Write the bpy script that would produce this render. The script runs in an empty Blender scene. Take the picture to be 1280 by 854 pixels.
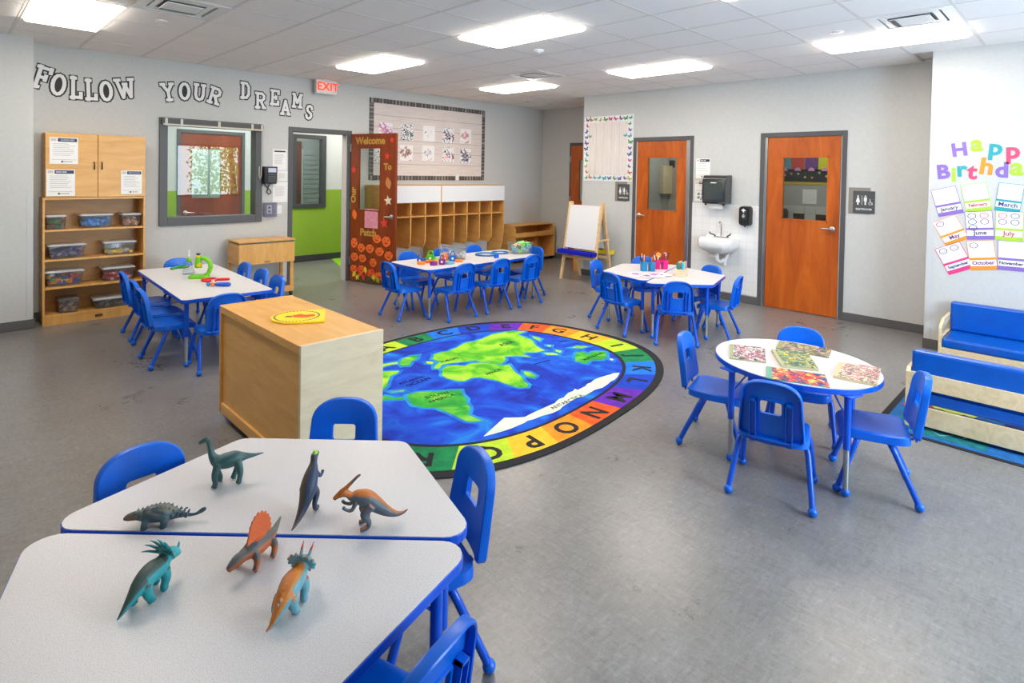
import bpy, math, random
from math import sin, cos, pi, radians, atan2, hypot
from mathutils import Vector, Matrix, Euler

# ------------------------------------------------------------------ camera, world, exposure
SC = bpy.context.scene
COL = SC.collection
CAM_H = 1.728
FPX, PPY = 719.75, 229.42          # focal length and principal row, pixels of a 1280x854 frame
YAW, PITCH, ROLL = radians(-44.79294), radians(-1.08712), radians(-1.02496)
CAM_R = (Matrix.Rotation(YAW, 3, 'Z') @ Matrix(((1, 0, 0), (0, 0, 1), (0, -1, 0)))
         @ Matrix.Rotation(PITCH, 3, 'X') @ Matrix.Rotation(ROLL, 3, 'Z'))
cam_d = bpy.data.cameras.new('camera')
cam_d.sensor_width = 36.0
cam_d.lens = FPX / 1280 * 36.0
cam_d.shift_y = -(427 - PPY) / 1280
cam_d.clip_start = 0.02
cam = bpy.data.objects.new('camera', cam_d)
COL.objects.link(cam)
cam.matrix_world = Matrix.Translation((0, 0, CAM_H)) @ (CAM_R @ Matrix.Diagonal((1, -1, -1))).to_4x4()
SC.camera = cam

world = bpy.data.worlds.new('daylight')
world.use_nodes = True
SC.world = world
wn = world.node_tree
wn.nodes['Background'].inputs[0].default_value = (0.80, 0.90, 1.0, 1)
wn.nodes['Background'].inputs[1].default_value = 9.0

LAMP = 14.0                          # emission of the ceiling troffers
SC.view_settings.view_transform = 'Standard'
SC.view_settings.look = 'None'
SC.view_settings.gamma = 1.0
SC.view_settings.use_curve_mapping = False
SC.view_settings.exposure = 0.33
SC.cycles.max_bounces = 8
SC.cycles.diffuse_bounces = 5
SC.cycles.glossy_bounces = 3
SC.cycles.transparent_max_bounces = 16
SC.cycles.sample_clamp_indirect = 6.0
SC.cycles.caustics_reflective = False
SC.cycles.caustics_refractive = False

def area_light(name, loc, rot, sx, sy, power, color):
    d = bpy.data.lights.new(name, 'AREA')
    d.shape = 'RECTANGLE'; d.size = sx; d.size_y = sy; d.energy = power; d.color = color
    o = bpy.data.objects.new(name, d); COL.objects.link(o)
    o.location = loc; o.rotation_euler = rot
    return o

# added panel of daylight in the extra, unseen window behind the camera
area_light('window_daylight', (3.55, -2.16, 1.6), (radians(90), 0, 0), 1.7, 1.5, 105, (0.60, 0.80, 1.0))

# ------------------------------------------------------------------ pixel -> place helpers
CAM = Vector((0, 0, CAM_H))
def ray(px, py): return CAM_R @ Vector(((px - 640) / FPX, (py - PPY) / FPX, 1))
def fl(px, py, z=0.0):
    d = ray(px, py); return CAM + d * ((z - CAM_H) / d.z)
def on_x(px, py, x):
    d = ray(px, py); return CAM + d * (x / d.x)
def on_y(px, py, y):
    d = ray(px, py); return CAM + d * (y / d.y)

# ------------------------------------------------------------------ materials
def lin(c):
    return tuple((v / 255 / 12.92) if v / 255 <= 0.04045 else ((v / 255 + 0.055) / 1.055) ** 2.4 for v in c)
MATS = {}
def base(name):
    m = bpy.data.materials.new(name); m.use_nodes = True
    MATS[name] = m
    return m, m.node_tree.nodes, m.node_tree.links, m.node_tree.nodes['Principled BSDF']
def plain(name, rgb, rough=0.5, metal=0.0, spec=0.5, coat=0.0):
    if name in MATS: return MATS[name]
    m, n, l, b = base(name)
    b.inputs['Base Color'].default_value = (*lin(rgb), 1)
    b.inputs['Roughness'].default_value = rough
    b.inputs['Metallic'].default_value = metal
    b.inputs['Specular IOR Level'].default_value = spec
    b.inputs['Coat Weight'].default_value = coat
    return m
def coords(n, l, kind='Object', scale=(1, 1, 1), rot=(0, 0, 0)):
    t = n.new('ShaderNodeTexCoord'); mp = n.new('ShaderNodeMapping')
    mp.inputs['Scale'].default_value = scale; mp.inputs['Rotation'].default_value = rot
    l.new(t.outputs[kind], mp.inputs['Vector'])
    return mp.outputs['Vector']
def ramp(n, stops, interp='LINEAR'):
    r = n.new('ShaderNodeValToRGB'); r.color_ramp.interpolation = interp
    e = r.color_ramp.elements
    while len(e) > 1: e.remove(e[-1])
    e[0].position = stops[0][0]; e[0].color = (*lin(stops[0][1]), 1)
    for p, c in stops[1:]:
        x = e.new(p); x.color = (*lin(c), 1)
    return r
def noisy(name, stops, scale=8.0, detail=4.0, rough=0.5, stretch=(1, 1, 1), kind='Object', bump=0.0, spec=0.5, dist=0.0, coat=0.0):
    if name in MATS: return MATS[name]
    m, n, l, b = base(name)
    v = coords(n, l, kind, stretch)
    t = n.new('ShaderNodeTexNoise'); t.inputs['Scale'].default_value = scale; t.inputs['Detail'].default_value = detail
    t.inputs['Distortion'].default_value = dist
    l.new(v, t.inputs['Vector'])
    r = ramp(n, stops); l.new(t.outputs['Fac'], r.inputs[0]); l.new(r.outputs[0], b.inputs['Base Color'])
    b.inputs['Roughness'].default_value = rough; b.inputs['Specular IOR Level'].default_value = spec
    b.inputs['Coat Weight'].default_value = coat
    if bump:
        bp = n.new('ShaderNodeBump'); bp.inputs['Strength'].default_value = bump; bp.inputs['Distance'].default_value = 0.01
        l.new(t.outputs['Fac'], bp.inputs['Height']); l.new(bp.outputs[0], b.inputs['Normal'])
    return m
def voro(name, cols, scale=20, rough=0.5, stretch=(1, 1, 1)):
    """patchwork of flat colours: printed pictures, packed toys"""
    if name in MATS: return MATS[name]
    m, n, l, b = base(name)
    v = coords(n, l, 'Object', stretch)
    nz = n.new('ShaderNodeTexNoise'); nz.inputs['Scale'].default_value = scale * .6
    mx = n.new('ShaderNodeMix'); mx.data_type = 'VECTOR'; mx.inputs[0].default_value = 0.06
    l.new(v, nz.inputs['Vector']); l.new(v, mx.inputs[4]); l.new(nz.outputs['Color'], mx.inputs[5])
    t = n.new('ShaderNodeTexVoronoi'); t.inputs['Scale'].default_value = scale
    l.new(mx.outputs[1], t.inputs['Vector'])
    s = n.new('ShaderNodeSeparateColor'); l.new(t.outputs['Color'], s.inputs[0])
    r = ramp(n, [(i / len(cols), c) for i, c in enumerate(cols)], 'CONSTANT')
    l.new(s.outputs[0], r.inputs[0]); l.new(r.outputs[0], b.inputs['Base Color'])
    b.inputs['Roughness'].default_value = rough
    return m
def emit(name, rgb, strength):
    m = bpy.data.materials.new(name); m.use_nodes = True; MATS[name] = m
    n, l = m.node_tree.nodes, m.node_tree.links
    n.remove(n['Principled BSDF'])
    e = n.new('ShaderNodeEmission'); e.inputs[0].default_value = (*lin(rgb), 1); e.inputs[1].default_value = strength
    l.new(e.outputs[0], n['Material Output'].inputs[0])
    return m
def glassy(name, rgb=(255, 255, 255), rough=0.02, mix=None, milk=0.0):
    """thin clear sheet: see-through with a Fresnel reflection and an optional milky share"""
    m = bpy.data.materials.new(name); m.use_nodes = True; MATS[name] = m
    n, l = m.node_tree.nodes, m.node_tree.links
    n.remove(n['Principled BSDF'])
    tr = n.new('ShaderNodeBsdfTransparent'); tr.inputs[0].default_value = (*lin(rgb), 1)
    gl = n.new('ShaderNodeBsdfGlossy'); gl.inputs['Roughness'].default_value = rough
    fr = n.new('ShaderNodeFresnel'); ge = n.new('ShaderNodeNewGeometry'); mr = n.new('ShaderNodeMapRange')
    mr.inputs[3].default_value = 1.5; mr.inputs[4].default_value = 1 / 1.5      # same reflection on both faces of the thin sheet
    l.new(ge.outputs['Backfacing'], mr.inputs[0]); l.new(mr.outputs[0], fr.inputs[0])
    src = tr.outputs[0]
    if milk:
        df = n.new('ShaderNodeBsdfDiffuse'); df.inputs[0].default_value = (*lin(rgb), 1)
        m2 = n.new('ShaderNodeMixShader'); m2.inputs[0].default_value = milk
        l.new(tr.outputs[0], m2.inputs[1]); l.new(df.outputs[0], m2.inputs[2]); src = m2.outputs[0]
    mx = n.new('ShaderNodeMixShader')
    l.new(fr.outputs[0], mx.inputs[0]); l.new(src, mx.inputs[1]); l.new(gl.outputs[0], mx.inputs[2])
    l.new(mx.outputs[0], n['Material Output'].inputs[0])
    return m
def wood(name, dark, mid, light, scale=3.0, stretch=(1, 1, 1), rough=0.4, ringy=0.6):
    if name in MATS: return MATS[name]
    m, n, l, b = base(name)
    v = coords(n, l, 'Object', stretch)
    t = n.new('ShaderNodeTexNoise'); t.inputs['Scale'].default_value = scale; t.inputs['Detail'].default_value = 6
    t.inputs['Distortion'].default_value = ringy; t.inputs['Roughness'].default_value = 0.6
    l.new(v, t.inputs['Vector'])
    r = ramp(n, [(0.25, dark), (0.5, mid), (0.75, light)])
    l.new(t.outputs['Fac'], r.inputs[0]); l.new(r.outputs[0], b.inputs['Base Color'])
    b.inputs['Roughness'].default_value = rough
    return m
def vcol(name, rough=0.45):
    m, n, l, b = base(name)
    a = n.new('ShaderNodeVertexColor'); a.layer_name = 'Col'
    l.new(a.outputs[0], b.inputs['Base Color']); b.inputs['Roughness'].default_value = rough
    v = coords(n, l, 'Object'); sc = n.new('ShaderNodeTexVoronoi'); sc.inputs['Scale'].default_value = 320; l.new(v, sc.inputs['Vector'])
    bp = n.new('ShaderNodeBump'); bp.inputs['Strength'].default_value = .35; bp.inputs['Distance'].default_value = .002
    l.new(sc.outputs['Distance'], bp.inputs['Height']); l.new(bp.outputs[0], b.inputs['Normal'])
    return m

M_WALL = noisy('wall_paint', [(0.3, (197, 199, 197)), (0.7, (202, 204, 202))], 30, 3, 0.75, bump=0.02, spec=0.3)
M_WALLG = noisy('wall_green', [(0.3, (136, 170, 44)), (0.7, (140, 175, 46))], 20, 2, 0.7)
M_TILE_C = noisy('ceiling_tile', [(0.35, (238, 237, 235)), (0.65, (247, 246, 244))], 260, 2, 0.9, bump=0.05, spec=0.2)
M_TBAR = plain('ceiling_grid', (222, 220, 216), 0.5)
M_BASE = plain('rubber_base', (92, 92, 92), 0.55)
M_FRAME = plain('frame_grey', (82, 83, 86), 0.45)
M_CHROME = plain('chrome', (205, 205, 208), 0.2, 1.0)
M_STEEL = plain('satin_steel', (185, 188, 190), 0.32, 1.0)
M_BLACK = plain('black_plastic', (28, 28, 30), 0.35)
M_WHITE = plain('white_gloss', (238, 240, 240), 0.25)
M_PAPER = plain('paper_white', (240, 240, 238), 0.8)
M_BLUE = noisy('chair_blue', [(0.3, (0, 96, 208)), (0.7, (0, 103, 219))], 14, 3, 0.33, spec=0.45)
M_BLUET = plain('blue_tube', (0, 82, 206), 0.28)
M_BLUEV = noisy('blue_vinyl', [(0.3, (0, 78, 172)), (0.7, (0, 88, 188))], 9, 3, 0.3, bump=0.05)
M_GREYTXT = plain('print_grey', (150, 152, 156), 0.8)
M_NAVY = plain('print_navy', (46, 68, 98), 0.7)
M_DKTXT = plain('print_dark', (52, 54, 58), 0.8)
M_CORK = plain('dark_hole', (30, 24, 20), 0.8)
M_GLASS = glassy('pane_glass', (244, 250, 248), 0.0)
M_CLEAR = glassy('clear_plastic', (236, 240, 244), 0.12, milk=0.08)
M_LIDC = glassy('frosted_lid', (240, 242, 245), 0.2, milk=0.62)
M_BIRCH = wood('birch', (206, 150, 76), (220, 166, 90), (230, 180, 106), 2.2, (1.2, 1.2, 7), 0.38, 0.5)
M_BIRCHX = wood('birch_along', (206, 150, 76), (220, 166, 90), (230, 180, 106), 2.2, (7, 1.2, 1.2), 0.38, 0.5)
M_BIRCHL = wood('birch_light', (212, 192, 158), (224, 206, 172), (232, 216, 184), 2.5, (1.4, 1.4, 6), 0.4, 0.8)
M_BIRCHY = wood('birch_pale_long', (206, 182, 138), (222, 199, 156), (231, 211, 172), 2.5, (6, 1.2, 6), 0.4, 1.4)
M_DOOR = wood('door_veneer', (150, 66, 14), (184, 88, 20), (205, 106, 32), 3.0, (2.2, 2.2, 0.35), 0.35, 1.2)
M_DOORD = wood('door_veneer_dark', (112, 44, 12), (134, 56, 18), (152, 70, 26), 3.0, (2.2, 2.2, 0.35), 0.35, 1.2)

def floor_mat():
    m, n, l, b = base('floor_vinyl')
    v = coords(n, l, 'Object')
    big = n.new('ShaderNodeTexNoise'); big.inputs['Scale'].default_value = 1.3; big.inputs['Detail'].default_value = 9
    big.inputs['Roughness'].default_value = 0.8; l.new(v, big.inputs['Vector'])
    r = ramp(n, [(0.3, (112, 109, 106)), (0.5, (122, 120, 118)), (0.72, (133, 132, 131))]); l.new(big.outputs['Fac'], r.inputs[0])
    src = r.outputs[0]
    for k, (sx, sy, lo, hi) in enumerate(((14, 55, 40, 210), (55, 14, 60, 190), (90, 90, 70, 190))):     # flecks running both ways
        mp = coords(n, l, 'Object', (sx, sy, 1), (0, 0, radians(20 + 25 * k)))
        sp = n.new('ShaderNodeTexNoise'); sp.inputs['Scale'].default_value = 1.0; sp.inputs['Detail'].default_value = 5; sp.inputs['Distortion'].default_value = .8
        l.new(mp, sp.inputs['Vector'])
        r2 = ramp(n, [(0.34, (148, 147, 146)), (0.46, (186, 186, 186)), (0.56, (188, 188, 188)), (0.68, (224, 224, 224))]); l.new(sp.outputs['Fac'], r2.inputs[0])
        mx = n.new('ShaderNodeMix'); mx.data_type = 'RGBA'; mx.blend_type = 'OVERLAY'; mx.inputs[0].default_value = (.30, .30, .26)[k]
        l.new(src, mx.inputs[6]); l.new(r2.outputs[0], mx.inputs[7]); src = mx.outputs[2]
    l.new(src, b.inputs['Base Color'])
    rr = n.new('ShaderNodeMapRange'); rr.inputs[3].default_value = 0.22; rr.inputs[4].default_value = 0.36
    l.new(big.outputs['Fac'], rr.inputs[0]); l.new(rr.outputs[0], b.inputs['Roughness'])
    b.inputs['Specular IOR Level'].default_value = 0.6
    return m
M_FLOOR = floor_mat()
def speck_mat():
    m, n, l, b = base('laminate_top')
    v = coords(n, l, 'Object')
    sp = n.new('ShaderNodeTexNoise'); sp.inputs['Scale'].default_value = 420; sp.inputs['Detail'].default_value = 2; l.new(v, sp.inputs['Vector'])
    r2 = ramp(n, [(0.32, (182, 178, 180)), (0.46, (210, 208, 210)), (0.64, (220, 218, 221))]); l.new(sp.outputs['Fac'], r2.inputs[0])
    l.new(r2.outputs[0], b.inputs['Base Color'])
    b.inputs['Roughness'].default_value = 0.38
    return m
M_LAM = speck_mat()
def tile_mat():
    m, n, l, b = base('white_wall_tile')
    v = coords(n, l, 'Object', (1, 1, 1))
    t = n.new('ShaderNodeTexBrick'); t.offset = 0.0; t.inputs['Scale'].default_value = 1.0
    t.inputs['Brick Width'].default_value = 0.108; t.inputs['Row Height'].default_value = 0.108
    t.inputs['Mortar Size'].default_value = 0.003; t.inputs['Mortar Smooth'].default_value = 0.4
    t.inputs['Color1'].default_value = (*lin((232, 233, 232)), 1); t.inputs['Color2'].default_value = (*lin((228, 230, 230)), 1)
    t.inputs['Mortar'].default_value = (*lin((216, 217, 216)), 1)
    l.new(v, t.inputs['Vector']); l.new(t.outputs['Color'], b.inputs['Base Color']); b.inputs['Roughness'].default_value = 0.15
    bp = n.new('ShaderNodeBump'); bp.invert = True; bp.inputs['Strength'].default_value = 0.3; bp.inputs['Distance'].default_value = 0.004
    l.new(t.outputs['Fac'], bp.inputs['Height']); l.new(bp.outputs[0], b.inputs['Normal'])
    return m
M_TILE_W = tile_mat()

# ------------------------------------------------------------------ mesh builder
def ident(): return Matrix.Identity(4)
class MB:
    def __init__(self): self.v = []; self.f = []; self.m = []; self.cur = 0
    def mat(self, i): self.cur = i; return self
    def add(self, vs, fs, T=None):
        o = len(self.v)
        for p in vs:
            p = Vector(p)
            self.v.append(tuple(T @ p if T is not None else p))
        for f in fs:
            self.f.append(tuple(i + o for i in f)); self.m.append(self.cur)
        return self
    def box(self, x0, x1, y0, y1, z0, z1, T=None):
        vs = [(x0, y0, z0), (x1, y0, z0), (x1, y1, z0), (x0, y1, z0), (x0, y0, z1), (x1, y0, z1), (x1, y1, z1), (x0, y1, z1)]
        return self.add(vs, [(0, 3, 2, 1), (4, 5, 6, 7), (0, 1, 5, 4), (1, 2, 6, 5), (2, 3, 7, 6), (3, 0, 4, 7)], T)
    def prism(self, poly, z0, z1, T=None):
        n = len(poly)
        a = sum(poly[i][0] * poly[(i + 1) % n][1] - poly[(i + 1) % n][0] * poly[i][1] for i in range(n))
        if a < 0: poly = poly[::-1]
        vs = [(x, y, z0) for x, y in poly] + [(x, y, z1) for x, y in poly]
        fs = [tuple(range(n - 1, -1, -1)), tuple(range(n, 2 * n))] + [(i, (i + 1) % n, n + (i + 1) % n, n + i) for i in range(n)]
        return self.add(vs, fs, T)
    def loft(self, rings, cap0=True, cap1=True, closed=True, T=None):
        n = len(rings[0]); vs = [p for r in rings for p in r]; fs = []
        for k in range(len(rings) - 1):
            for i in range(n if closed else n - 1):
                j = (i + 1) % n
                fs.append((k * n + i, k * n + j, (k + 1) * n + j, (k + 1) * n + i))
        if cap0: fs.append(tuple(range(n - 1, -1, -1)))
        if cap1: b = (len(rings) - 1) * n; fs.append(tuple(range(b, b + n)))
        return self.add(vs, fs, T)
    def tube(self, path, r, seg=10, T=None, flat=None):
        path = [Vector(p) for p in path]; n = len(path)
        rs = r if isinstance(r, (list, tuple)) else [r] * n
        rings = []; up = None
        for i, p in enumerate(path):
            t = (path[min(i + 1, n - 1)] - path[max(i - 1, 0)]).normalized()
            if up is None:
                up = Vector((0, 0, 1)) if abs(t.z) < 0.9 else Vector((1, 0, 0))
            s = t.cross(up).normalized(); up = s.cross(t).normalized()
            rw = rs[i] if not isinstance(rs[i], (tuple, list)) else rs[i][0]
            rh = rs[i] if not isinstance(rs[i], (tuple, list)) else rs[i][1]
            rings.append([p + s * cos(2 * pi * k / seg) * rw + up * sin(2 * pi * k / seg) * rh for k in range(seg)])
        return self.loft(rings, T=T)
    def cyl(self, p0, p1, r0, r1=None, seg=16, T=None):
        return self.tube([p0, p1], [r0, r0 if r1 is None else r1], seg, T)
    def lathe(self, prof, c=(0, 0, 0), seg=20, T=None):
        rings = [[(c[0] + max(r, 1e-4) * cos(2 * pi * k / seg), c[1] + max(r, 1e-4) * sin(2 * pi * k / seg), c[2] + z) for k in range(seg)] for r, z in prof]
        return self.loft(rings, T=T)
    def ball(self, c, r, seg=12, rows=7, sz=1.0, T=None):
        return self.lathe([(r * sin(pi * i / rows), -r * sz * cos(pi * i / rows)) for i in range(rows + 1)], c, seg, T)
    def mesh(self, name, mats, smooth=None):
        me = bpy.data.meshes.new(name)
        me.from_pydata(self.v, [], self.f)
        for m in (mats if isinstance(mats, (list, tuple)) else [mats]): me.materials.append(m)
        if any(self.m): me.polygons.foreach_set('material_index', self.m)
        if smooth is not None:
            me.polygons.foreach_set('use_smooth', [True] * len(me.polygons))
            me.set_sharp_from_angle(angle=radians(smooth))
        me.update()
        return me
    def build(self, name, mats, parent=None, smooth=None, bevel=0.0, kind=None):
        return link(name, self.mesh(name, mats, smooth), parent, bevel, kind)
def link(name, me, parent=None, bevel=0.0, kind=None):
    o = bpy.data.objects.new(name, me); COL.objects.link(o)
    if parent is not None: o.parent = parent
    if bevel:
        b = o.modifiers.new('bevel', 'BEVEL'); b.width = bevel; b.segments = 2; b.limit_method = 'ANGLE'; b.angle_limit = radians(50)
    if kind: o['kind'] = kind
    return o
def tag(o, label, cat, group=None, kind=None):
    o['label'] = label; o['category'] = cat
    if group: o['group'] = group
    if kind: o['kind'] = kind
    return o
def thing(name, label, cat, loc=(0, 0, 0), rotz=0.0, group=None):
    o = bpy.data.objects.new(name, None); o.empty_display_size = 0.1; COL.objects.link(o)
    o.location = loc; o.rotation_euler = (0, 0, rotz)
    return tag(o, label, cat, group)
def struct(name, mb, mats, parent=None, **k):
    o = mb.build(name, mats, parent, **k)
    if parent is None: o['kind'] = 'structure'
    return o
def copy_tree(o, parent=None):
    c = o.copy(); COL.objects.link(c)
    if parent is not None: c.parent = parent
    for ch in list(o.children): copy_tree(ch, c)
    return c
# frames of the two picture walls: local x to the right, y up, z out of the wall
def wall_back(x, z, y=8.13, turn=0.0): return Matrix.Translation((x, y, z)) @ Matrix.Rotation(radians(90), 4, 'X') @ Matrix.Rotation(turn, 4, 'Z')
def wall_right(y, z, x=7.82, turn=0.0): return Matrix.Translation((x, y, z)) @ Matrix.Rotation(radians(-90), 4, 'Z') @ Matrix.Rotation(radians(90), 4, 'X') @ Matrix.Rotation(turn, 4, 'Z')
def rrect(w, h, r, seg=5, cx=0, cy=0):
    out = []
    for sx, sy, a0 in ((1, -1, -90), (1, 1, 0), (-1, 1, 90), (-1, -1, 180)):
        for k in range(seg + 1):
            a = radians(a0 + 90 * k / seg)
            out.append((cx + sx * (w / 2 - r) + r * cos(a), cy + sy * (h / 2 - r) + r * sin(a)))
    return out
def rpoly(pts, r, seg=6):
    out = []; n = len(pts)
    for i in range(n):
        p = Vector(pts[i]); a = (Vector(pts[i - 1]) - p); b = (Vector(pts[(i + 1) % n]) - p)
        ang = a.angle(b); d = r / math.tan(ang / 2)
        a.normalize(); b.normalize()
        c = p + (a + b).normalized() * (r / sin(ang / 2))
        s = p + a * d - c; e = p + b * d - c
        a0 = atan2(s.y, s.x); a1 = atan2(e.y, e.x); da = (a1 - a0 + pi) % (2 * pi) - pi
        out += [(c.x + r * cos(a0 + da * k / seg), c.y + r * sin(a0 + da * k / seg)) for k in range(seg + 1)]
    return out
def inset(poly, d):
    n = len(poly); out = []
    a = sum(poly[i][0] * poly[(i + 1) % n][1] - poly[(i + 1) % n][0] * poly[i][1] for i in range(n))
    s = 1 if a > 0 else -1
    for i in range(n):
        p0, p, p1 = Vector(poly[i - 1]), Vector(poly[i]), Vector(poly[(i + 1) % n])
        t0 = (p - p0); t1 = (p1 - p)
        t0 = t0.normalized() if t0.length > 1e-9 else t1.normalized(); t1 = t1.normalized() if t1.length > 1e-9 else t0
        nr = Vector((-t0.y - t1.y, t0.x + t1.x)) * s
        nr = nr.normalized() / max(0.4, cos(t0.angle(t1) / 2))
        q = p + nr * d; out.append((q.x, q.y))
    return out
TXT = {}
def text_mesh(body, size, mat, offset=0.0, extrude=0.0008, align='CENTER', key=''):
    k = (body, size, mat.name, offset, extrude, align)
    if k in TXT: return TXT[k]
    c = bpy.data.curves.new('lettering', 'FONT'); c.body = body; c.size = size; c.offset = offset; c.extrude = extrude
    c.align_x = align; c.align_y = 'CENTER'; c.resolution_u = 3
    o = bpy.data.objects.new('lettering', c)
    me = bpy.data.meshes.new_from_object(o)
    me.materials.clear(); me.materials.append(mat)
    bpy.data.objects.remove(o); bpy.data.curves.remove(c)
    TXT[k] = me
    return me
def text(name, body, size, mat, parent, loc, rot=(0, 0, 0), **k):
    o = link(name, text_mesh(body, size, mat, **k), parent)
    o.location = loc; o.rotation_euler = rot
    return o
# ------------------------------------------------------------------ the room shell
CEIL = 3.045
BW, RW, PW, RECESS, ENDY, REAR, LEFT = 8.13, 7.82, 7.2, 8.95, 6.16, -2.2, -2.0
def wall_with_holes(u0, u1, z0, z1, holes, put, mb):
    """solid wall of boxes around rectangular holes (u0,u1,z0,z1); put(ua,ub,za,zb)"""
    us = sorted({u0, u1, *[h[0] for h in holes], *[h[1] for h in holes]})
    for a, b in zip(us, us[1:]):
        zs = [z0]; mid = (a + b) / 2
        for h in sorted(holes, key=lambda q: q[2]):
            if h[0] <= mid <= h[1]: zs += [h[2], h[3]]
        zs.append(z1)
        for k in range(0, len(zs), 2):
            if zs[k + 1] - zs[k] > 1e-4: put(a, b, zs[k], zs[k + 1])
mb = MB(); mb.box(LEFT - .1, 9.1, REAR - .1, BW + .15, -0.08, 0); floor = struct('floor', mb, M_FLOOR)
mb = MB(); wall_with_holes(0.3, RECESS + .15, 0, CEIL + .05, [(2.0, 3.08, 1.08, 2.25), (3.6, 4.48, 0, 2.27)], lambda a, b, c, d: mb.box(a, b, BW, BW + .15, c, d), mb)
struct('wall_back', mb, M_WALL)
mb = MB(); mb.box(LEFT - .1, 0.69, 7.8, BW + .15, 0, CEIL + .05); struct('wall_column', mb, M_WALL)
mb = MB(); wall_with_holes(1.18, ENDY, 0, CEIL + .05, [(2.17, 3.08, 0, 2.26), (4.18, 5.08, 0, 2.26)], lambda a, b, c, d: mb.box(RW, RW + .13, a, b, c, d), mb)
struct('wall_right', mb, M_WALL)
mb = MB(); mb.box(RW + .13, RECESS + .15, ENDY - .13, ENDY, 0, CEIL + .05); struct('wall_end', mb, M_WALL)
mb = MB(); mb.box(RECESS, RECESS + .15, ENDY, BW, 0, CEIL + .05); struct('wall_recess', mb, M_WALL)
mb = MB(); mb.box(PW, RW + .13, REAR, 1.18, 0, CEIL + .05); struct('wall_projecting', mb, M_WALL)
mb = MB(); mb.box(LEFT - .12, LEFT, REAR, 7.8, 0, CEIL + .05); struct('wall_left', mb, M_WALL)
mb = MB(); wall_with_holes(LEFT - .12, PW + .75, 0, CEIL + .05, [(4.8, 6.6, .85, 2.4), (2.65, 4.45, .85, 2.4)], lambda a, b, c, d: mb.box(a, b, REAR - .15, REAR, c, d), mb)
struct('wall_rear', mb, M_WALL)
for i, (a, b) in enumerate(((4.8, 6.6), (2.65, 4.45))):  # second window is added to hold the daylight panel
    mb = MB()
    for u in (a, (a + b) / 2 - .03, b - .06): mb.box(u, u + .06, REAR - .1, REAR - .04, .85, 2.4)
    for z in (.85, 2.34): mb.box(a, b, REAR - .1, REAR - .04, z, z + .06)
    struct('window_%d' % (i + 6), mb, M_FRAME)
# a leafy tree outside, mirrored in the hallway window glass
random.seed(5)
M_LEAF = noisy('leaf_green', [(0.3, (120, 170, 50)), (0.7, (190, 210, 90))], 30, 2, 0.6)
tree = thing('garden_tree', 'leafy green tree outside, mirrored in the glass of the hallway window', 'tree', (7.75, -6.3, -0.4))
mb = MB(); mb.tube([(0, 0, 0), (.05, 0, 1.4), (-.05, 0, 2.6), (0, 0, 3.6)], [.14, .11, .08, .04], 10); mb.build('trunk', plain('bark', (88, 70, 52), .9), tree, smooth=50)
mb = MB()
for k in range(2600):
    a, r, h = random.uniform(0, 2 * pi), 1.5 * random.random() ** .5, random.uniform(1.2, 4.2)
    p = Vector((r * cos(a), r * sin(a), h)); s = random.uniform(.05, .1)
    R = Euler((random.uniform(0, 6), random.uniform(0, 6), random.uniform(0, 6))).to_matrix().to_4x4(); R.translation = p
    mb.add([(-s, 0, 0), (0, -s * .5, 0), (s, 0, 0), (0, s * .5, 0)], [(0, 1, 2, 3)], R)
mb.build('foliage', M_LEAF, tree, kind='stuff')

# ceiling: slab, grid bars and every 0.61 m tile as a piece of its own
G = 0.61
GX0, GY0 = 0.50 - 5 * G, 6.87 - 15 * G
mb = MB(); mb.box(LEFT - .12, 9.1, REAR - .15, BW + .15, CEIL + .035, CEIL + .2); ceiling = struct('ceiling', mb, M_TILE_C)
LIGHT_X = [0.50, 3.55, 5.99]; LIGHT_Y = [5.65, 3.21, 0.77]
VENTS = [(1.11, 5.04), (5.38, 0.77), (5.38, 5.04)]
def blocked(x, y):
    for lx in LIGHT_X:
        for ly in LIGHT_Y:
            if (lx, ly) != (0.50, 0.77) and abs(x - lx) < .02 and (abs(y - ly) < .02 or abs(y - ly - G) < .02): return True
    return any(abs(x - a) < .02 and abs(y - b) < .02 for a, b in VENTS)
tile_me = None
gx = [GX0 + G * i for i in range(-1, 20)]; gy = [GY0 + G * i for i in range(-1, 20)]
mb = MB()
for x in gx:
    if LEFT < x < RECESS: mb.box(x - .012, x + .012, REAR, BW, CEIL, CEIL + .03)
for y in gy:
    if REAR < y < BW: mb.box(LEFT, RECESS + .1, y - .012, y + .012, CEIL + .0005, CEIL + .03)
grid = mb.build('grid_bars', M_TBAR, ceiling)
CTR = MB(); CTR.box(-.292, .292, -.292, .292, -.004, .016); tile_me = CTR.mesh('ceiling_tile', M_TILE_C)
for x in gx:
    for y in gy:
        cx, cy = x + G / 2, y + G / 2
        if cx < -0.4 or cy < -0.2 or x > RECESS - .05 or y > BW - .03 or blocked(x, y): continue
        if cx > PW and cy < 1.2: continue
        w0, w1, h0, h1 = max(x + .013, LEFT), min(x + G - .013, RECESS - .005), y + .013, min(y + G - .013, BW - .005)
        if abs(w1 - w0 - .584) < .01 and abs(h1 - h0 - .584) < .01:
            o = link('ceiling_tile', tile_me, ceiling); o.location = (cx, cy, CEIL + .006)
        elif w1 > w0 + .02 and h1 > h0 + .02:
            mb = MB(); mb.box(w0, w1, h0, h1, CEIL + .002, CEIL + .022); mb.build('ceiling_tile', M_TILE_C, ceiling)

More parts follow.
